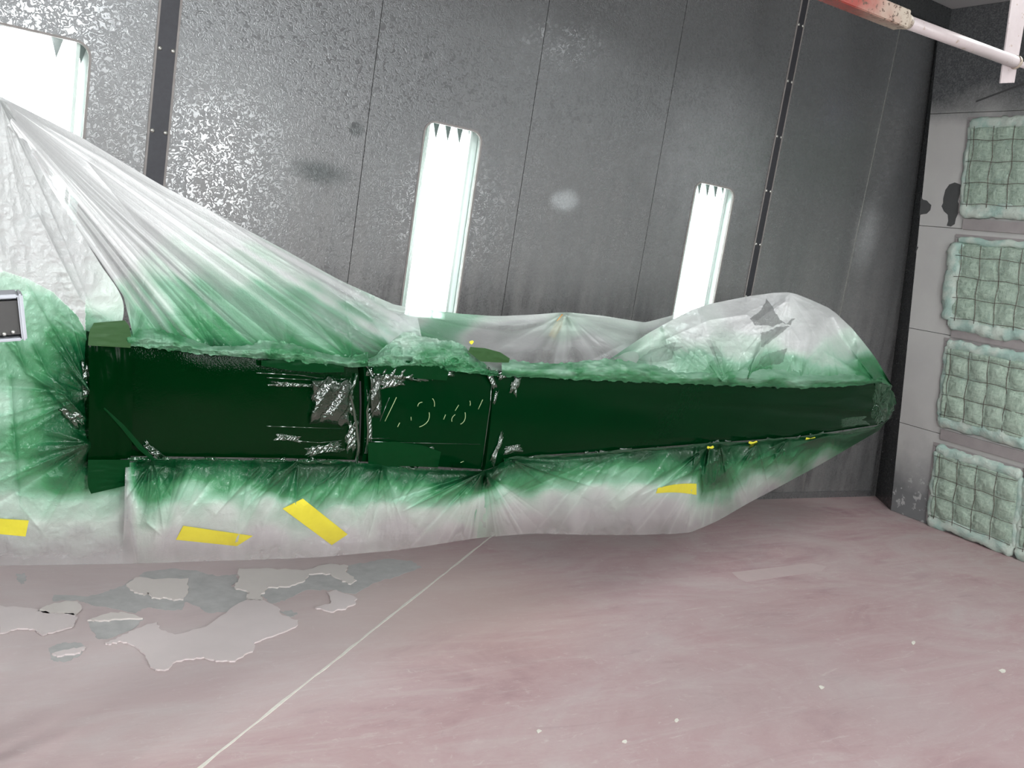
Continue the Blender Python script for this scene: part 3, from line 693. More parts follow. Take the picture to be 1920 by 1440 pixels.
def film(name, rows, res, creases, paint, haze, label, crumple=(.004, 26, 1), sm=7, mat='film', seed=0, extra=None, w_noise=.0, parent=None, edge=0):
    ns, nt = res; G = rows_to_grid(rows, ns, nt, sm); PX, PY, Wd = G[..., 0], G[..., 1], G[..., 2]
    if edge:
        e = np.zeros(G.shape[:2]); e[0, :] = e[-1, :] = 1
        PY = PY + e*(fbm(PX/9, PY*0, seed, 3)-.5)*edge*2
    CF = np.zeros(PX.shape)
    for c_ in creases:
        q = crease(PX, PY, *c_); Wd = Wd+q; CF = CF-q/.012
    CF = np.tanh(CF*1.1)
    amp, sc_, an = crumple
    q = ridged(PX/sc_/an+seed*3.1+.6*fbm(PX/60, PY/60, seed+5), PY/sc_+seed, seed+2, 4)
    Wd = Wd-amp*(q-.5)*2*(.5+fbm(PX/120, PY/120, seed+8))
    if w_noise: Wd = Wd+w_noise*(fbm(PX/150, PY/150, seed+11, 2)-.4)
    if extra is not None: Wd = Wd+extra(PX, PY)
    V = Wgrid(PX, PY, Wd).reshape(-1, 3)
    o0_ = V.mean(0); o0_[2] = V[:, 2].min(); V = V-o0_
    me = bpy.data.meshes.new(name); nf = (ns-1)*(nt-1); idx = np.arange(ns*nt).reshape(nt, ns)
    quads = np.stack([idx[:-1, :-1], idx[:-1, 1:], idx[1:, 1:], idx[1:, :-1]], -1).reshape(-1)
    me.vertices.add(ns*nt); me.vertices.foreach_set('co', V.astype(np.float32).ravel()); me.loops.add(nf*4); me.loops.foreach_set('vertex_index', quads.astype(np.int32))
    me.polygons.add(nf); me.polygons.foreach_set('loop_start', np.arange(0, nf*4, 4, dtype=np.int32)); me.update(calc_edges=True); me.validate()
    me.polygons.foreach_set('use_smooth', np.ones(nf, bool))
    for nm, fn in (('paint', paint), ('haze', haze)):
        a = me.attributes.new(nm, 'FLOAT', 'POINT'); v = fn(PX, PY) if callable(fn) else np.full(PX.shape, float(fn))
        if nm == 'paint': v = v+.13*CF*np.clip(v*3, 0, 1)*np.clip((1.05-v)*3, 0, 1)
        else: v = v+.24*np.abs(CF)
        a.data.foreach_set('value', np.clip(v, 0, 1).astype(np.float32).ravel())
    me.materials.append(M[mat]); o = bpy.data.objects.new(name, me); o.location = o0_; link(o); SURF[o.name] = (PX, PY, Wd)
    if parent: o.location = Vector(o0_)-parent.location; o.parent = parent
    else: tag(o, label, 'plastic sheet')
    return o

# -------- boom core: sections as shallow boxes with rounded edges
TOP = [(245, 645), (400, 662), (540, 674), (664, 686), (690, 684), (760, 683), (925, 701), (1100, 709), (1300, 717), (1500, 725), (1600, 720), (1640, 715)]
BOT = [(245, 858), (400, 860), (664, 864), (690, 874), (780, 878), (905, 884), (950, 858), (1100, 850), (1260, 837), (1400, 827), (1500, 820), (1600, 806), (1645, 798)]
def yi(pl, x): pl = np.array(pl); return np.interp(x, pl[:, 0], pl[:, 1])
boom = empty('machine_boom', tuple(W(675, 860, .15))); tag(boom, 'long dark green freshly painted steel boom in a slit of the plastic sheeting', 'boom')
bo = -np.array(boom.location)
def section(name, top, bot, depth, mat, w0=0.0, n=24, bul=.006, wob=.0015, seed=0, lab=None, r=.012, ends=(0, 0)):
    """one welded section: outline given by its top and bottom edge, real depth behind its face"""
    tp = np.array(top, float); bt = np.array(bot, float); V = []; m = 14
    for i in range(n):
        t = i/(n-1)
        a = np.array([np.interp(t, np.linspace(0, 1, len(tp)), tp[:, k]) for k in (0, 1)]); b = np.array([np.interp(t, np.linspace(0, 1, len(bt)), bt[:, k]) for k in (0, 1)])
        A = W(a[0], a[1], w0); B = W(b[0], b[1], w0)
        ring = [(A, depth), (A, r)]
        for k in range(m):
            f = k/(m-1); p = A+(B-A)*(.012+.976*f); d_ = 0 if 0 < k < m-1 else r*.25
            d_ -= bul*math.sin(math.pi*f); d_ += wob*(float(vnoise(np.array(t*9.), np.array(f*5.), seed))-.5)*2
            d_ += ends[0]*max(0, 1-t*6)**2+ends[1]*max(0, 1-(1-t)*6)**2
            ring.append((p, d_))
        ring += [(B, r), (B, depth)]
        for p, d_ in ring: V.append(p+ND*d_+bo)
    q = m+4; Fc = [(i*q+k, i*q+(k+1) % q, (i+1)*q+(k+1) % q, (i+1)*q+k) for i in range(n-1) for k in range(q)] + [tuple(range(q))[::-1], tuple((n-1)*q+k for k in range(q))]
    bm = bmesh.new(); vs = [bm.verts.new(v) for v in V]
    for f in Fc: bm.faces.new([vs[i] for i in f])
    o = bm_obj(name, bm, mat, boom, True)
    mod = o.modifiers.new('w', 'EDGE_SPLIT'); mod.split_angle = math.radians(50)
    if lab: o['label'] = lab
    return o
section('rear_beam', [(236, 641), (400, 662), (540, 674), (672, 687)], [(236, 858), (400, 860), (540, 862), (672, 865)], .30, M['green_glossy'], 0, 60, .004, .001, 1, 'long dark green beam section left of the dark joint', ends=(0, 0))
section('joint_section', [(682, 688), (700, 682), (800, 681), (845, 694), (922, 701)], [(680, 868), (760, 872), (830, 878), (902, 882)], .28, M['green'], .002, 30, .006, .002, 2, 'middle section with faint raised numerals', ends=(0, 0))
section('front_beam', [(927, 703), (1100, 709), (1300, 717), (1500, 725), (1600, 720), (1640, 716)], [(909, 884), (1000, 856), (1150, 847), (1320, 833), (1500, 820), (1645, 798)], .28, M['green'], 0, 40, .004, .001, 3, 'longest dark green beam section tapering to the right')
section('end_cap', [(1640, 716), (1668, 722), (1678, 742)], [(1645, 798), (1662, 790), (1674, 775)], .22, M['green_hem'], .0, 12, .004, .012, 4)
section('pivot_block', [(166, 622), (205, 632), (246, 642)], [(165, 868), (200, 868), (246, 862)], .26, M['green_left'], -.012, 14, .006, .003, 5, 'upright dark green block at the left end')
# the hollow core that carries the sections
section('inner_tube', [(240, 690), (940, 730), (1600, 740)], [(240, 830), (940, 850), (1600, 790)], .2, M['gap'], .05, 10)

def ribbon(name, pts, widths, w0, mat, amp=.006, n=40, m=8, parent=boom, seed=0, lab=None, sc_=5, thick_=0):
    """strip of film or tape along a line of picture points, with small folds"""
    pl = interp_poly([(x, y, wv) for (x, y), wv in zip(pts, widths)], n); V = []
    for i in range(n):
        a = pl[max(i-1, 0)]; b = pl[min(i+1, n-1)]; t = (b-a)[:2]; t /= np.linalg.norm(t)+1e-9; nn = np.array([-t[1], t[0]])
        for k in range(m):
            f = k/(m-1)-.5; x, y = pl[i, :2]+nn*f*pl[i, 2]; d = w0-amp*(float(ridged(np.array(x/sc_/3), np.array(y/sc_), seed, 3))-.3)*(1-1.6*abs(f))
            V.append(W(x, y, d)-np.array(parent.location))
    Fc = [(i*m+k, i*m+k+1, (i+1)*m+k+1, (i+1)*m+k) for i in range(n-1) for k in range(m-1)]
    o = mesh_obj(name, V, Fc, mat, parent, True)
    if lab: o['label'] = lab
    return o
GL = Vector((2.5, YF+.12, 1.8))          # the front wall lamp whose light these wet folds catch
def crumple_patch(cx, cy, wd, hg, ang, seed, amp=.006, mat='green_wet', sc_=7, name='wet_wrinkle_glint', rag=.5, nz=.35):
    """paint-soaked film or added glint patch on the face, pleated so that some pleats face the lamp behind the camera"""
    n = max(30, int(max(wd, hg)/1.6)); V = []; ca, sa = math.cos(ang), math.sin(ang)
    c0 = W(cx, cy, 0); tc = Vector(CAM-c0).normalized(); tl_ = (GL-Vector(c0)).normalized(); h = (tc+tl_).normalized()
    b_ = h.dot(Vector(-ND)); dp = h.dot(Vector(UD))/b_; dq = h.z/b_
    for i in range(n):
        for k in range(n):
            u, v = i/(n-1)*2-1, k/(n-1)*2-1
            th = math.atan2(v, u); rad = 1-rag+2*rag*float(fbm(np.array(math.cos(th)*2.2+9), np.array(math.sin(th)*2.2+seed*1.7), seed, 3))*.9
            x = u*wd/2*rad; y = v*hg/2*rad; X = cx+x*ca-y*sa; Y = cy+x*sa+y*ca
            q = W(X, Y, 0)-c0; s_ = dp*float(q@UD)+dq*q[2]+amp*nz*2.2*(float(fbm(np.array(X/sc_), np.array(Y/sc_), seed+3, 4))-.5)
            f = (s_/amp+seed*.37) % 1.0; f = (f if f < .42 else max(0, .42-(f-.42)*5)) if mat == 'green_bead' else (f if f < .8 else (1-f)*4)
            fall = max(0, 1-max(abs(u), abs(v))**6)
            V.append(W(X, Y, -.004-amp*.9*fall+f*amp*fall+.008*(1-fall))+bo)
    Fc = [(i*n+k, i*n+k+1, (i+1)*n+k+1, (i+1)*n+k) for i in range(n-1) for k in range(n-1)]
    return mesh_obj(name, V, Fc, M[mat], boom, True)
for a in [dict(cx=618, cy=752, wd=84, hg=96, ang=.0, seed=61, amp=.022, rag=.25, nz=.16, sc_=4, mat='green_bead'), dict(cx=704, cy=742, wd=26, hg=90, ang=0, seed=62, amp=.02, rag=.2, nz=.12, sc_=4, mat='green_bead'), dict(cx=560, cy=722, wd=150, hg=12, ang=.06, seed=63, amp=.008), dict(cx=745, cy=700, wd=100, hg=34, ang=.05, seed=64, amp=.014, nz=.2)]:
    crumple_patch(**a)  # patches added and tilted to stand for lamp reflections on the face
for a in [(139, 777, 62, 34, .75, 1), (222, 775, 58, 10, 1.0, 2, .003), (285, 843, 60, 18, .75, 3), (320, 876, 40, 12, .9, 23, .004), (652, 745, 30, 90, -.15, 4), (660, 815, 26, 70, .05, 5), (610, 842, 80, 24, -.25, 6, .006), (540, 822, 60, 16, .1, 7, .003),
          (705, 700, 50, 30, .3, 8), (735, 718, 60, 22, -.2, 9), (770, 705, 70, 18, .1, 24, .003), (693, 790, 12, 130, 0, 10, .004), (790, 856, 56, 34, -.4, 11, .005), (740, 858, 40, 34, .4, 12, .004), (805, 700, 30, 26, .5, 13),
          (922, 712, 14, 44, -.4, 14), (945, 704, 30, 14, -.5, 15), (966, 722, 18, 44, .3, 16), (929, 745, 8, 30, .3, 17), (933, 838, 12, 74, .35, 18), (962, 842, 42, 18, -.1, 19), (160, 720, 16, 90, 0, 20, .004), (1650, 760, 34, 70, .1, 21, .006, 'green_hem'), (1600, 790, 60, 20, -.12, 22, .003, 'green_hem'), (838, 700, 30, 16, .2, 25)]:
    crumple_patch(*a)
# dark slit at the joint and its raised lips
tube_obj('joint_lip', [W(x, y, -.006)+bo for x, y in ((668, 700), (664, 720), (655, 735), (662, 765), (668, 800), (672, 835), (668, 868))], .0055, M['green_wet'], boom, 8)
tube_obj('joint_lip', [W(x, y, -.006)+bo for x, y in ((690, 690), (702, 712), (694, 740), (688, 770), (690, 810), (686, 850))], .005, M['green_wet'], boom, 8)
tube_obj('joint_slit', [W(x, y, -.004)+bo for x, y in ((675, 715), (676, 760), (675, 800), (673, 850))], .003, M['gap'], boom, 6)
tube_obj('weld_seam', [W(x, y, -.003)+bo for x, y in ((922, 715), (919, 760), (912, 810), (903, 875))], .0022, M['green_wet'], boom, 6)
tube_obj('weld_seam', [W(x, y, -.0135)+bo for x, y in ((243, 660), (242, 700), (241, 760))], .0010, M['green_wet'], boom, 6)
for p in ([(500, 708), (580, 712), (640, 722), (652, 745)], [(480, 699), (560, 703), (646, 716)], [(500, 799), (645, 804)], [(600, 738), (648, 740), (648, 798)], [(545, 826), (600, 830), (640, 826)],
          [(684, 822), (730, 822)], [(684, 828), (800, 831), (900, 833)], [(695, 735), (694, 800)], [(730, 745), (712, 790)]):
    tube_obj('paint_ridge', [W(x, y, -.0035)+bo for x, y in p], .0016, M['green_wet'], boom, 6)
# raised strokes of the painted-over numerals
def c6(x, y): return (480+x/3, 500+y/3)
def arc(a, b, c_, n=9):
    return [((1-t)**2*a[0]+2*t*(1-t)*b[0]+t*t*c_[0], (1-t)**2*a[1]+2*t*(1-t)*b[1]+t*t*c_[1]) for t in np.linspace(0, 1, n)]
for st_ in ([(790, 735), (725, 870)], [(808, 878), (796, 902)], arc((910, 786), (910, 765), (935, 762)), arc((993, 742), (1008, 760), (1003, 787)), arc((974, 820), (985, 880), (918, 902)), [(871, 845), (873, 865)],
            [(1140, 778), (1120, 810)], [(1066, 832), (1055, 860)], arc((1120, 832), (1095, 850), (1102, 872)), arc((1176, 820), (1185, 870), (1150, 886)), arc((1203, 755), (1208, 768), (1204, 782)), [(1275, 748), (1250, 802)], [(1168, 1095), (1150, 1102)]):
    tube_obj('numeral_edge', [W(*c6(*p), -.0045)+bo for p in st_], .0013, M['numeral'], boom, 6)
# curled masking tape on the end block
ribbon('block_tape', [(205, 603), (206, 615), (206, 632), (205, 650)], [58, 74, 80, 80], -.02, M['olive'], .004, 24, 10, seed=3, lab='thin olive green tape end standing above the block')
ribbon('block_tape', [(204, 862), (204, 885), (202, 905), (205, 918)], [78, 78, 76, 70], -.02, M['green_flap'], .006, 24, 10, seed=4, lab='green tape flap hanging below the block')
ribbon('diagonal_fold', [(195, 765), (230, 800), (262, 838), (288, 862)], [3, 8, 10, 7], -.02, M['green_flap'], .006, 24, 8, seed=6)
ribbon('lower_flap', [(690, 852), (740, 851), (790, 855), (824, 862)], [44, 46, 40, 30], -.010, M['green_flap'], .006, 40, 10, seed=7, lab='lighter green film flap under the joint section')
ribbon('upper_flap', [(490, 681), (540, 684), (600, 688), (645, 692)], [10, 20, 22, 12], -.012, M['green_flap'], .005, 40, 8, seed=8)
ribbon('upper_flap', [(700, 692), (750, 690), (795, 694), (840, 704)], [16, 28, 34, 20], -.012, M['green_flap'], .007, 40, 8, seed=9)
ribbon('paper_scrap', [(880, 655), (905, 665), (935, 670), (955, 676)], [10, 26, 20, 8], -.02, M['olive'], .008, 30, 8, seed=10, lab='olive scrap of masking tape on the top edge')

# -------- film outlines
S = [(-90, 125), (0, 180), (150, 256), (300, 346), (420, 408), (540, 472), (640, 527), (740, 572), (800, 580), (860, 588), (930, 593), (1000, 590), (1060, 585), (1130, 592), (1210, 605), (1280, 586), (1330, 570), (1400, 556), (1450, 549), (1485, 548), (1520, 562), (1560, 580), (1600, 618), (1640, 668), (1672, 722)]
H = [(-90, 1062), (0, 1060), (200, 1058), (400, 1052), (600, 1045), (760, 1030), (900, 1008), (1000, 1000), (1100, 1003), (1200, 1003), (1290, 1000), (1340, 980), (1400, 945), (1470, 908), (1540, 870), (1600, 835), (1655, 803), (1676, 776)]
def seg(pl, x0, x1, n=24, w=0.0, dy=0.0):
    xs = np.linspace(x0, x1, n); return [(x, float(yi(pl, x))+dy, w(x) if callable(w) else w) for x in xs]
def mid(a, b, f, w=None, n=40, bow=0, k0=0):
    A = interp_poly(a, n); B = interp_poly(b, n); t = np.linspace(0, 1, n); out = A*(1-f)+B*f
    if w is not None: out[:, 2] = [w(x) if callable(w) else w for x in out[:, 0]]
    out[:, 1] += bow*np.sin(np.pi*t); return [tuple(r) for r in out]
rf = np.random.RandomState(5)
def fan(c, a0, a1, n, l0, l1, wd, amp, kind=None, start=0, rev=False):
    out = []
    for k in range(n):
        a = math.radians(a0+(a1-a0)*(k+rf.uniform(.1, .9))/n); L = rf.uniform(l0, l1); w_ = wd*rf.uniform(.5, 1.5); b = rf.uniform(-.05, .05)
        p = [(c[0]+math.cos(a+b*t)*(start+L*t), c[1]+math.sin(a+b*t)*(start+L*t)) for t in (0, .35, .7, 1)]
        out.append((p, w_, amp*rf.uniform(.4, 1.3)*rf.choice([1, 1, 1, -.8]), (1, .35), rf.choice([0, 0, 2]) if kind is None else kind))
    return out

def fine_folds(pl, x0, x1, n, a0, a1, l0, l1, amp=.006):
    out = []
    for k in range(n):
        x = x0+(x1-x0)*(k+rf.rand())/n; out += fan((x, float(yi(pl, x))+rf.uniform(0, 40)), a0, a1, 1, l0, l1, 2.6, amp)
    return out
# 1. rear sheet, closes the bag behind
sS = seg(S, -80, 1671, 60, lambda x: .40 if x < 1550 else .40-.3*(x-1550)/120); sH = seg(H, -80, 1674, 60, lambda x: .22 if x < 1550 else .22-.12*(x-1550)/120)
film('plastic_sheet', [sS, mid(sS, sH, .4, lambda x: .62 if x < 1500 else .62-.4*(x-1500)/175), mid(sS, sH, .8, lambda x: .52 if x < 1500 else .52-.3*(x-1500)/175), sH], (420, 110), [], lambda X, Y: 0*X, .11,
     'clear plastic sheet closing the back of the wrapped boom', (.008, 50, 2), seed=41)
# 2. big tent sheet, upper left
tl = seg(S, -60, 780, 40, lambda x: .30+.10*min(1, max(0, x/500))); tb = [(-60, 175, .1), (20, 240, .06), (70, 320, .05), (120, 400, .04), (180, 478, .03), (232, 556, .02), (252, 640, .004), (400, 663, -.002), (560, 674, -.002), (690, 684, -.002), (800, 668, .0)]
cr = fan((-30, 165), 30.5, 52, 34, 420, 900, 7, .010) + fan((-10, 180), 31, 48, 16, 250, 500, 4, .005)
cr += [([(0, 185), (140, 240), (330, 350), (520, 480), (700, 600)], 5, .02, (1, .5), 2), ([(0, 190), (200, 300), (400, 440), (600, 590), (690, 670)], 9, .025, (1, .4), 2), ([(20, 215), (130, 330), (280, 465), (330, 520), (480, 650)], 10, .03, (1, .6), 2), ([(60, 280), (170, 440), (250, 560), (320, 655)], 8, .03, (1, .4), 0), ([(160, 300), (260, 420), (420, 560), (560, 670)], 12, .02, (1, .4), 0)]
for p, n_, a0, a1 in (((250, 640), 9, -130, -60), ((400, 660), 7, -150, -90), ((540, 670), 9, -155, -70), ((660, 680), 14, -165, -90), ((740, 665), 10, -175, -110)): cr += fan(p, a0, a1, n_, 40, 170, 4, .006)
tp_ = [(50, 230, 0), (200, 300, 0), (300, 400, 0), (420, 440, .03), (250, 440, 0), (330, 480, .12), (450, 500, .16), (560, 500, .1), (640, 545, .12), (300, 560, .25), (380, 560, .42), (480, 560, .42), (560, 570, .45), (640, 590, .45), (700, 600, .3), (760, 600, .12), (260, 600, .4), (340, 620, .55), (450, 630, .5), (560, 640, .5), (640, 650, .55), (700, 655, .55), (760, 640, .4), (200, 500, 0), (240, 560, .25), (400, 660, .6), (560, 672, .6)]
def ang_streak(X, Y, c, fr, seed): return vnoise(np.degrees(np.arctan2(Y-c[1], X-c[0]))*fr, X*0+seed, seed)
film('plastic_sheet', [tl, mid(tl, tb, .3, lambda x: .26), mid(tl, tb, .65, lambda x: .11), tb], (620, 330), cr,
     lambda X, Y: (1-np.clip((X-725)/60, 0, 1))*.72*idw(X, Y, tp_)+.3*np.exp(-((Y-yi(TOP, X))/26)**2)+.22*(ang_streak(X, Y, (-30, 165), 1.1, 3)-.5)*np.clip(idw(X, Y, tp_)*4, 0, 1),
     lambda X, Y: np.clip(.42+.42*np.exp(-((Y-yi(S, X)-45)/60)**2)*np.clip((640-X)/160, 0, 1)+.6*np.exp(-np.clip(X, 0, 9999)/170.)+.5*(ang_streak(X, Y, (-30, 165), .9, 7)-.5)+.25*(ang_streak(X, Y, (-30, 165), 3, 9)-.5)-.35*np.exp(-((X-(Y-400)*.72-150)/28)**2)*(Y > 330), .1, 1)*(1-.9*np.clip((X-725)/60, 0, 1)),  # whiter band below the ridge: lamp-lit brightness put into the haze
     'pale plastic sheet stretched like a tent down from the upper left', (.003, 34, 2.2), seed=2)
# 3. middle sagging sheet
ml = seg(S, 700, 1290, 30, .38); mb = seg(TOP, 720, 1300, 30, .0, -6)
cr = fan((1060, 587), 20, 160, 16, 60, 200, 5, .008) + fan((1060, 587), 5, 60, 8, 120, 260, 6, .01) + [([(720, 575), (860, 610), (960, 625), (1060, 600)], 6, .012, (1, .5), 2), ([(700, 580), (800, 625), (920, 660)], 6, .015, (1, .5), 0), ([(1060, 587), (1120, 640), (1180, 665)], 6, .015, (1, .5), 0), ([(1180, 640), (1080, 690)], 5, .01, (1, .5), 0), ([(740, 600), (900, 640), (1040, 640), (1200, 625)], 14, .02, (1, 1), 1)]
film('plastic_sheet', [ml, mid(ml, mb, .35, .30, bow=4), mid(ml, mb, .75, .10), mb], (400, 100), cr, lambda X, Y: idw(X, Y, [(760, 590, .1), (860, 592, .35), (1000, 600, .08), (1060, 605, .15), (1150, 600, .12), (900, 640, 0), (1000, 660, 0), (1100, 660, 0), (1200, 640, .1), (780, 650, .4), (850, 680, .5)]),
     lambda X, Y: np.clip(.20+.4*np.clip((Y-yi(S, X))/-22+1, 0, 1)+.2*(ang_streak(X, Y, (1060, 587), .12, 4)-.5), .1, .8), 'thin clear plastic sagging between the tent and the right hump', (.004, 20, 3), seed=6)
tape_mid = ribbon('ridge_tape', [(1056, 590), (1046, 612), (1034, 632)], [6, 16, 12], .33, M['orange'], .003, 16, 6, seed=12, lab='orange tape showing through the plastic') 
# 4. right hump
rl = [(1120, 690, .05), (1170, 655, .12), (1215, 625, .2), (1260, 600, .28)] + seg(S, 1300, 1672, 26, lambda x: .36 if x < 1540 else .36-.3*(x-1540)/132); rb = [(1122, 700, .01)]+seg(TOP, 1160, 1640, 26, .0, -3)+[(1674, 726, .01)]
cr = fan((1360, 718), -160, -60, 12, 50, 170, 4, .010) + fan((1400, 715), -80, -40, 8, 80, 180, 5, .012) + fan((1480, 560), 60, 150, 14, 40, 150, 5, .010) + fan((1500, 722), -120, -20, 10, 40, 150, 5, .009) + fan((1640, 715), -160, -100, 10, 50, 150, 4, .009) + fan((1240, 610), 10, 75, 12, 50, 160, 5, .010)
cr += [([(1480, 555), (1430, 610), (1425, 660), (1360, 715)], 7, .025, (1, .6), 2), ([(1485, 600), (1430, 650), (1390, 715)], 5, .02, (1, .6), 0), ([(1480, 610), (1500, 640), (1490, 680)], 6, .02, (1, .6), 2), ([(1240, 640), (1330, 600), (1400, 590), (1430, 610)], 7, .02, (1, .7), 0), ([(1560, 590), (1600, 660), (1640, 712)], 7, .016, (1, .6), 0), ([(1550, 640), (1510, 680), (1500, 712)], 5, .014, (1, .6), 0), ([(1200, 670), (1250, 650), (1300, 690)], 5, .015, (1, .6), 2)]
cr += fine_folds(TOP, 1180, 1640, 40, -150, -30, 40, 150, .007)+fan((1480, 552), 20, 160, 24, 30, 150, 2.6, .006)
def inpoly(X, Y, pl):
    c = np.zeros(X.shape, bool); n = len(pl)
    for i in range(n):
        (x0, y0), (x1, y1) = pl[i], pl[(i+1) % n]
        if y0 == y1: continue
        c ^= ((y0 > Y) != (y1 > Y)) & (X < (x1-x0)*(Y-y0)/(y1-y0)+x0)
    return c.astype(float)
def hzr(X, Y):
    h = .55+.5*(fbm(X/45, Y/45, 12)-.5)
    for pl, a in (([(590, 180), (630, 230), (665, 300), (700, 320), (755, 285), (725, 332), (680, 318), (640, 332), (520, 330), (495, 290), (560, 250)], .55), ([(560, 450), (560, 370), (650, 340), (722, 335), (640, 400), (575, 452)], .55), ([(530, 570), (560, 510), (650, 470), (705, 460), (690, 540), (600, 560)], .5), ([(0, 430), (120, 310), (200, 350), (235, 400), (60, 480)], .3), ([(240, 400), (285, 480), (320, 580), (352, 590), (345, 500), (300, 420)], .3), ([(-130, 530), (-60, 470), (80, 420), (60, 520), (-40, 540)], .35)):
        h = h-a*inpoly(X+6*(fbm(X/9, Y/9, 3)-.5), Y+6*(fbm(X/9, Y/9, 4)-.5), [(1240+x/3, 500+y/3) for x, y in pl])
    h = h+.4*np.exp(-((X-1290)/60)**2)*(Y < 650)
    return np.clip(h+.12, .05, 1)
    for cx, cy, sx_, sy_, a in ((1440, 605, 22, 30, .45), (1445, 650, 26, 26, .5), (1300, 620, 50, 12, .3), (1350, 665, 22, 30, .25), (1255, 655, 26, 14, .35), (1430, 690, 24, 12, .35), (1210, 680, 40, 14, .3)): h = h-a*np.exp(-((X-cx)/sx_)**2-((Y-cy)/sy_)**2)
    return np.clip(h, .12, .9)
film('plastic_sheet', [rl, mid(rl, rb, .3, lambda x: .20 if x < 1600 else .10), mid(rl, rb, .7, lambda x: .04), rb], (520, 180), cr,
     lambda X, Y: idw(X, Y, [(1450, 560, 0), (1550, 600, 0), (1500, 640, .0), (1400, 600, 0), (1600, 650, .15), (1560, 680, .22), (1560, 705, .5), (1640, 705, .55), (1480, 690, .4), (1440, 715, .5), (1300, 620, .05), (1250, 600, .1), (1300, 680, .3), (1340, 700, .4), (1220, 660, .2), (1180, 690, .45), (1380, 650, .15), (1620, 690, .5), (1655, 715, .6)]),
     hzr, 'milky plastic sheet bunched into a hump over the right end', (.010, 24, 1.3), seed=9)
# 5. left sheet, front
L0 = [(-90, 150, .0), (-90, 350, -.02), (-90, 560, -.03), (-90, 800, -.04), (-90, 950, .02), (-90, 1062, .12)]
L1 = [(12, 192, .05), (95, 350, .02), (180, 480, .0), (242, 585, .0), (200, 690, .03), (180, 790, .03), (235, 868, .01), (268, 950, .03), (262, 1057, .14)]
A_ = interp_poly(L0, 12); B_ = interp_poly(L1, 12)
lrows = [[tuple(A_[i]*(1-t)+B_[i]*t) for t in (0, .33, .66, 1)] for i in range(12)]
cr = fan((172, 740), 150, 260, 22, 60, 260, 5, .010) + fan((172, 830), 110, 200, 14, 60, 240, 6, .010) + fan((0, 190), 40, 85, 16, 150, 450, 6, .007) + fan((168, 640), 190, 250, 8, 40, 120, 4, .007)
cr += [([(160, 800), (60, 700), (10, 640)], 8, .02, (1, .5), 2), ([(165, 790), (120, 740), (50, 700), (20, 620)], 5, .015, (1, .5), 0), ([(20, 700), (25, 800), (40, 950), (90, 1010)], 5, .009, (1, .5), 0), ([(60, 640), (90, 700), (130, 740)], 5, .015, (1, .4), 0), ([(70, 400), (150, 560), (230, 620)], 6, .018, (1, .5), 2)]
def fadeL(X, Y): return 1-np.clip((X-222)/40., 0, 1)*np.clip((Y-885)/25., 0, 1)
def fadeS(X, Y, x0): return np.clip((X-x0)/26.+.05, 0, 1) if x0 < 300 else 1.0
def pl_(X, Y):
    v = idw(X, Y, [(0, 300, 0), (60, 400, 0), (120, 470, 0), (40, 480, 0), (150, 540, .02), (190, 560, .1), (215, 590, .25), (20, 540, .3), (80, 580, .38), (130, 600, .42), (60, 640, .4), (130, 660, .68), (110, 640, .6), (60, 700, .42), (10, 760, .3), (60, 770, .45), (100, 740, .62), (140, 720, .72), (160, 680, .7), (165, 760, .92), (140, 780, .85), (110, 800, .7), (50, 830, .5), (90, 850, .68), (130, 840, .88), (165, 850, .97), (20, 880, .4), (60, 900, .48), (110, 900, .6), (150, 900, .62), (30, 950, .22), (90, 950, .26), (150, 960, .25), (60, 1000, .1), (150, 1000, .08), (0, 1050, 0), (100, 1050, 0), (200, 1050, 0), (200, 940, .3), (240, 980, .1), (200, 900, .6)])
    line = yi([(-90, 480), (0, 506), (50, 522), (100, 548), (145, 592), (170, 640)], X)      # hem of the upper layer
    return np.where((Y < line) & (X < 160), np.minimum(v, .04), v+.15*np.exp(-((X-168)/42)**2)*np.clip((Y-630)/30, 0, 1)*np.clip((905-Y)/40, 0, 1))*fadeL(X, Y)
film('plastic_sheet', lrows, (200, 460), cr, pl_, lambda X, Y: np.interp(Y, [0, 560, 640, 900, 980, 1062], [1.0, 1.0, .85, .7, .6, .38])*fadeL(X, Y), 'green-sprayed plastic hanging left of the boom past the steel box', (.005, 26, 1.0), seed=14, mat='film_left')
# 6. skirts below the boom
BL = [(165, 872), (240, 868), (300, 860), (660, 866), (780, 878), (908, 884)]
def skirt(x0, x1, pts, cr, lab, seed, topline, n=560, m=150, hz0=.5):
    a = [(x, float(yi(topline, x)), .0) for x in np.linspace(x0, x1, 30)]; b = seg(H, x0-5, x1, 30, lambda x: .20 if x < 1500 else .20-.16*(x-1500)/170)
    rows = [a, mid(a, b, .12, lambda x: -.03 if x < 1560 else .0), mid(a, b, .45, lambda x: -.035 if x < 1500 else .0), mid(a, b, .8, lambda x: .06 if x < 1560 else .05), b]
    return film('plastic_skirt', rows, (n, m), cr, lambda X, Y: (idw(X, Y, pts)+.2*np.exp(-((Y-yi(BOT, X))/26)**2))*fadeS(X, Y, x0), lambda X, Y: fadeS(X, Y, x0)*np.clip(hz0+.2+.3*(fbm(X/40, Y/90, seed)-.5)-.35*np.clip((Y-yi(H, X))/90+1, 0, 1), .12, .9), lab, (.0042, 42, .7), seed=seed, w_noise=.03)
cr = fan((285, 865), 60, 130, 12, 50, 150, 5, .012) + fan((240, 905), 60, 170, 12, 30, 120, 5, .008) + fan((560, 862), 90, 150, 10, 60, 180, 5, .009) + fan((715, 872), 60, 140, 12, 50, 150, 5, .010) + fan((905, 884), 95, 165, 20, 60, 230, 4, .012) + fan((660, 866), 80, 150, 10, 40, 150, 5, .009)
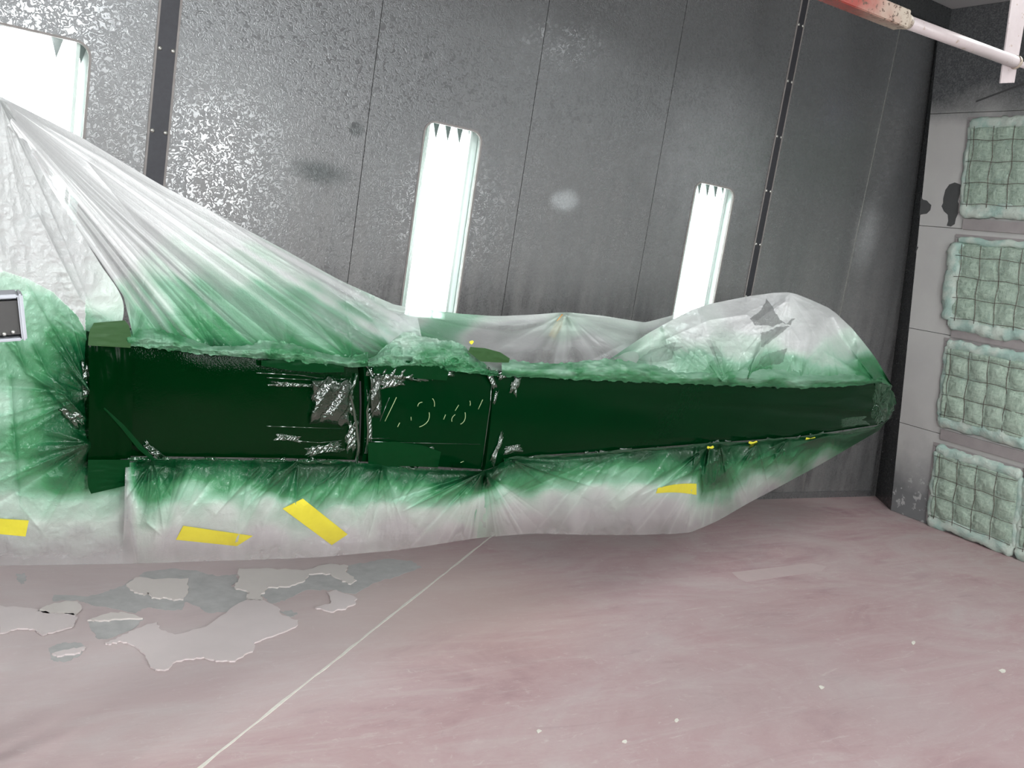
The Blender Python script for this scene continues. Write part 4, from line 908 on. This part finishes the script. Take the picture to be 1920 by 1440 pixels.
cr += [([(490, 870), (400, 970)], 4, .014, (1, .7), 2), ([(520, 880), (440, 1020)], 4, .012, (1, .7), 2), ([(330, 870), (310, 1000)], 5, .018, (1, .8), 2), ([(236, 900), (232, 1010)], 6, .02, (1, .6), 0), ([(280, 880), (275, 980), (305, 1005)], 6, .018, (1, .8), 0), ([(345, 880), (305, 1005)], 5, .014, (1, .8), 2), ([(715, 875), (705, 960), (690, 1010)], 6, .016, (1, .5), 0), ([(890, 895), (830, 930), (780, 990)], 6, .018, (1, .5), 2), ([(900, 900), (860, 990)], 5, .014, (1, .5), 0)]
ptsL = [(200, 880, .85), (260, 880, .85), (320, 880, .8), (400, 880, .72), (480, 878, .75), (560, 880, .85), (620, 880, .85), (690, 885, .7), (760, 890, .68), (830, 892, .8), (880, 890, .85), (905, 890, .95), (200, 920, .5), (290, 920, .5), (350, 920, .32), (420, 905, .55), (450, 930, .3), (540, 910, .75), (590, 930, .5), (650, 920, .48), (720, 920, .4), (790, 930, .42), (860, 920, .42), (240, 960, .2), (320, 960, .18), (420, 960, .1), (500, 950, .18), (560, 960, .25), (640, 965, .18), (720, 960, .12), (800, 970, .1), (870, 960, .12), (200, 1010, 0), (330, 1010, .03), (500, 1010, 0), (640, 1010, 0), (760, 1010, 0), (850, 1000, 0), (400, 1040, 0), (600, 1040, 0), (900, 950, .1), (740, 985, .02), (585, 890, .9)]
cr += fine_folds(BOT, 260, 900, 46, 75, 150, 50, 170)
skL = skirt(234, 912, ptsL, cr, 'whitish plastic skirt with green overspray below the left half of the boom', 21, BL)
BR = [(892, 884), (912, 884), (950, 862), (1100, 852), (1260, 839), (1400, 829), (1500, 822), (1600, 808), (1660, 796), (1676, 780)]
cr = fan((912, 888), 35, 110, 20, 60, 200, 4, .012) + fan((960, 862), 0, 40, 8, 60, 240, 5, .010) + fan((1330, 835), 90, 150, 16, 60, 220, 4, .012) + fan((1350, 832), 60, 100, 10, 60, 160, 4, .014) + fan((1420, 828), 70, 140, 12, 50, 150, 4, .012) + fan((1480, 822), 100, 160, 10, 50, 180, 4, .010) + fan((1560, 812), 120, 165, 8, 50, 180, 4, .008)
cr += [([(950, 858), (1060, 862), (1130, 855)], 4, .012, (1, .6), 2), ([(1310, 840), (1320, 920), (1290, 990)], 7, .02, (1, .6), 0), ([(1370, 840), (1380, 880), (1370, 940)], 6, .02, (1, .6), 2), ([(1450, 830), (1460, 880), (1400, 930)], 6, .018, (1, .6), 0), ([(1250, 880), (1150, 960)], 5, .012, (1, .6), 2), ([(1350, 860), (1200, 930)], 5, .012, (1, .6), 0)]
ptsR = [(912, 895, .97), (960, 870, .75), (1040, 870, .7), (1120, 858, .8), (1200, 850, .85), (1290, 845, .9), (1340, 850, .9), (1400, 845, .8), (1460, 835, .8), (1520, 830, .8), (1580, 822, .75), (1640, 806, .75), (1670, 780, .9), (930, 930, .25), (990, 900, .6), (1060, 895, .45), (1130, 885, .4), (1200, 885, .4), (1260, 880, .5), (1330, 880, .65), (1340, 900, .7), (1390, 885, .4), (1430, 865, .5), (1480, 860, .55), (1510, 850, .55), (1560, 850, .3), (960, 960, .06), (1040, 940, .08), (1120, 930, .08), (1200, 925, .1), (1280, 915, .15), (1350, 930, .3), (1420, 900, .15), (1470, 880, .2), (1540, 866, .1), (1400, 935, .05), (1000, 990, 0), (1100, 980, 0), (1200, 975, 0), (1290, 985, .05), (1340, 970, .1), (1440, 920, 0), (1250, 955, 0)]
cr += fine_folds(BOT, 930, 1300, 26, 100, 165, 60, 200)+fine_folds(BOT, 1300, 1600, 40, 80, 150, 50, 160, .009)
skR = skirt(892, 1674, ptsR, cr, 'whitish plastic skirt with green overspray below the right half of the boom', 27, BR)
# 7. crinkled strips along the top edge
def band(x0, x1, hgt_, pts, lab, seed, amp=.012, n=300, m=34):
    a = [(x, float(yi(TOP, x))-hgt_(x), .02) for x in np.linspace(x0, x1, 40)]; b = [(x, float(yi(TOP, x))+4, -.008) for x in np.linspace(x0, x1, 40)]
    return film('plastic_strip', [a, mid(a, b, .5, -.02), b], (n, m), fan((x0+(x1-x0)*.2, yi(TOP, x0)), -150, -30, 8, 20, 50, 3, .006)+fan((x0+(x1-x0)*.6, yi(TOP, x0+(x1-x0)*.6)), -150, -30, 10, 20, 50, 3, .006)+fan((x1, yi(TOP, x1)), -170, -60, 8, 20, 50, 3, .006), pts, .45, lab, (amp, 15, 1.4), seed=seed, edge=5, sm=3)
band(238, 690, lambda x: 24+8*math.sin(x/37), lambda X, Y: .42+.35*fbm(X/40, Y/20, 3)-.1, 'crinkled green strip of film along the top of the left beam', 31)
band(690, 935, lambda x: 20+46*math.exp(-((x-800)/62)**2)+12*math.sin(x/19), lambda X, Y: .2+.45*fbm(X/40, Y/25, 5)+.2*np.clip((Y-660)/40, -.5, 1), 'bunched pale green film heaped on top of the joint section', 32, .02, 220, 60)
band(940, 1655, lambda x: (30+7*math.sin(x/43))*(1 if x < 1560 else max(.15, 1-(x-1560)/110)), lambda X, Y: .25+.45*fbm(X/50, Y/20, 6)+.25*np.clip((Y-yi(TOP, X)+8)/14, 0, 1), 'crinkled pale green strip of film along the top of the long right beam', 33)
# 8. wet ragged lower edge of the face and yellow tape pieces
def hem(x0, x1, seed):
    pts = [(x, float(yi(BOT, x))+3) for x in np.linspace(x0, x1, 30)]
    ribbon('wet_hem', pts, [2+9*random.Random(seed+i).random() for i in range(30)], -.012, M['green_hem'], .012, 200, 6, boom, seed, sc_=4)
hem(240, 660, 51); hem(690, 900, 52); hem(945, 1640, 53)
rh = random.Random(77)
for x0_, x1_, n_ in ((1090, 1600, 26), (300, 640, 9), (700, 890, 7)):
    for k in range(n_):
        x = rh.uniform(x0_, x1_); crumple_patch(x, float(yi(BOT, x))+rh.uniform(-2, 6), rh.uniform(8, 26), rh.uniform(4, 9), rh.uniform(-.5, .5), 100+k, .004)
for x, y, L in ((1412, 829, 16), (1520, 822, 18), (1332, 838, 12), (884, 640, 6)):
    ribbon('yellow_tape_end', [(x-L/2, y), (x, y+3), (x+L/2, y-1)], [4, 6, 4], -.03, M['yellow'], .004, 14, 5, seed=x, lab='small yellow tape end')
def tape(parent, pl, w0, lab=None):
    A, B = np.array(pl[0]), np.array(pl[1]); n = 16; V = []
    for i in range(n):
        for k in range(5):
            p = (A[0]*(1-i/(n-1))+A[1]*(i/(n-1)))*(1-k/4)+(B[0]*(1-i/(n-1))+B[1]*(i/(n-1)))*(k/4)
            bow = pl[2]*math.sin(math.pi*i/(n-1)) if len(pl) > 2 else 0
            sx_, sy_, sw_ = SURF[parent.name]; dd = (sx_-p[0])**2+(sy_-p[1]-bow)**2; q = np.exp(-dd/30.); q[dd > dd.min()+300] = 0
            V.append(W(p[0], p[1]+bow, float((q*sw_).sum()/q.sum())-.004)-np.array(parent.location))
    m = len(V); nn = ND*.0008; V += [v+nn for v in V]
    Fc = [(i*5+k, i*5+k+1, (i+1)*5+k+1, (i+1)*5+k) for i in range(n-1) for k in range(4)]; Fc += [tuple(q+m for q in f)[::-1] for f in Fc]
    o = mesh_obj('tape_strip', V, Fc, M['yellow'], parent)
    if lab: o['label'] = lab
tape(skL, ((( 344, 986), (474, 1005)), ((330, 1012), (444, 1024))), .10, 'bright yellow tape'); tape(skL, (((568, 935), (652, 1002)), ((530, 954), (622, 1022))), .05, 'bright yellow tape')
tape(skR, (((1234, 915), (1306, 907)), ((1230, 925), (1306, 928)), -3), -.065, 'bright yellow tape')
tape([o for o in COL.objects if o.get('label', '').startswith('green-sprayed')][0], (((-70, 968), (54, 976)), ((-70, 995), (48, 1006))), .08, 'bright yellow tape')
# a support stand outside the frame carries the boom
stn = W(-160, 700, .12); root = empty('support_stand', (stn[0], stn[1], 0)); tag(root, 'steel trestle outside the frame that carries the boom', 'stand')
for sx_, sy_ in ((-.14, -.2), (.14, -.2), (-.14, .2), (.14, .2)): tube_obj('leg', [(sx_, sy_, 0), (sx_*.3, sy_*.3, .7)], .02, M['boxpale'], root, 8)
box('top_plate', -.15, .15, -.15, .15, .7, .74, M['boxpale'], root, .004)
section('tail_beam', [(-260, 600), (165, 650)], [(-260, 840), (165, 850)], .24, M['green_left'], .05, 10)
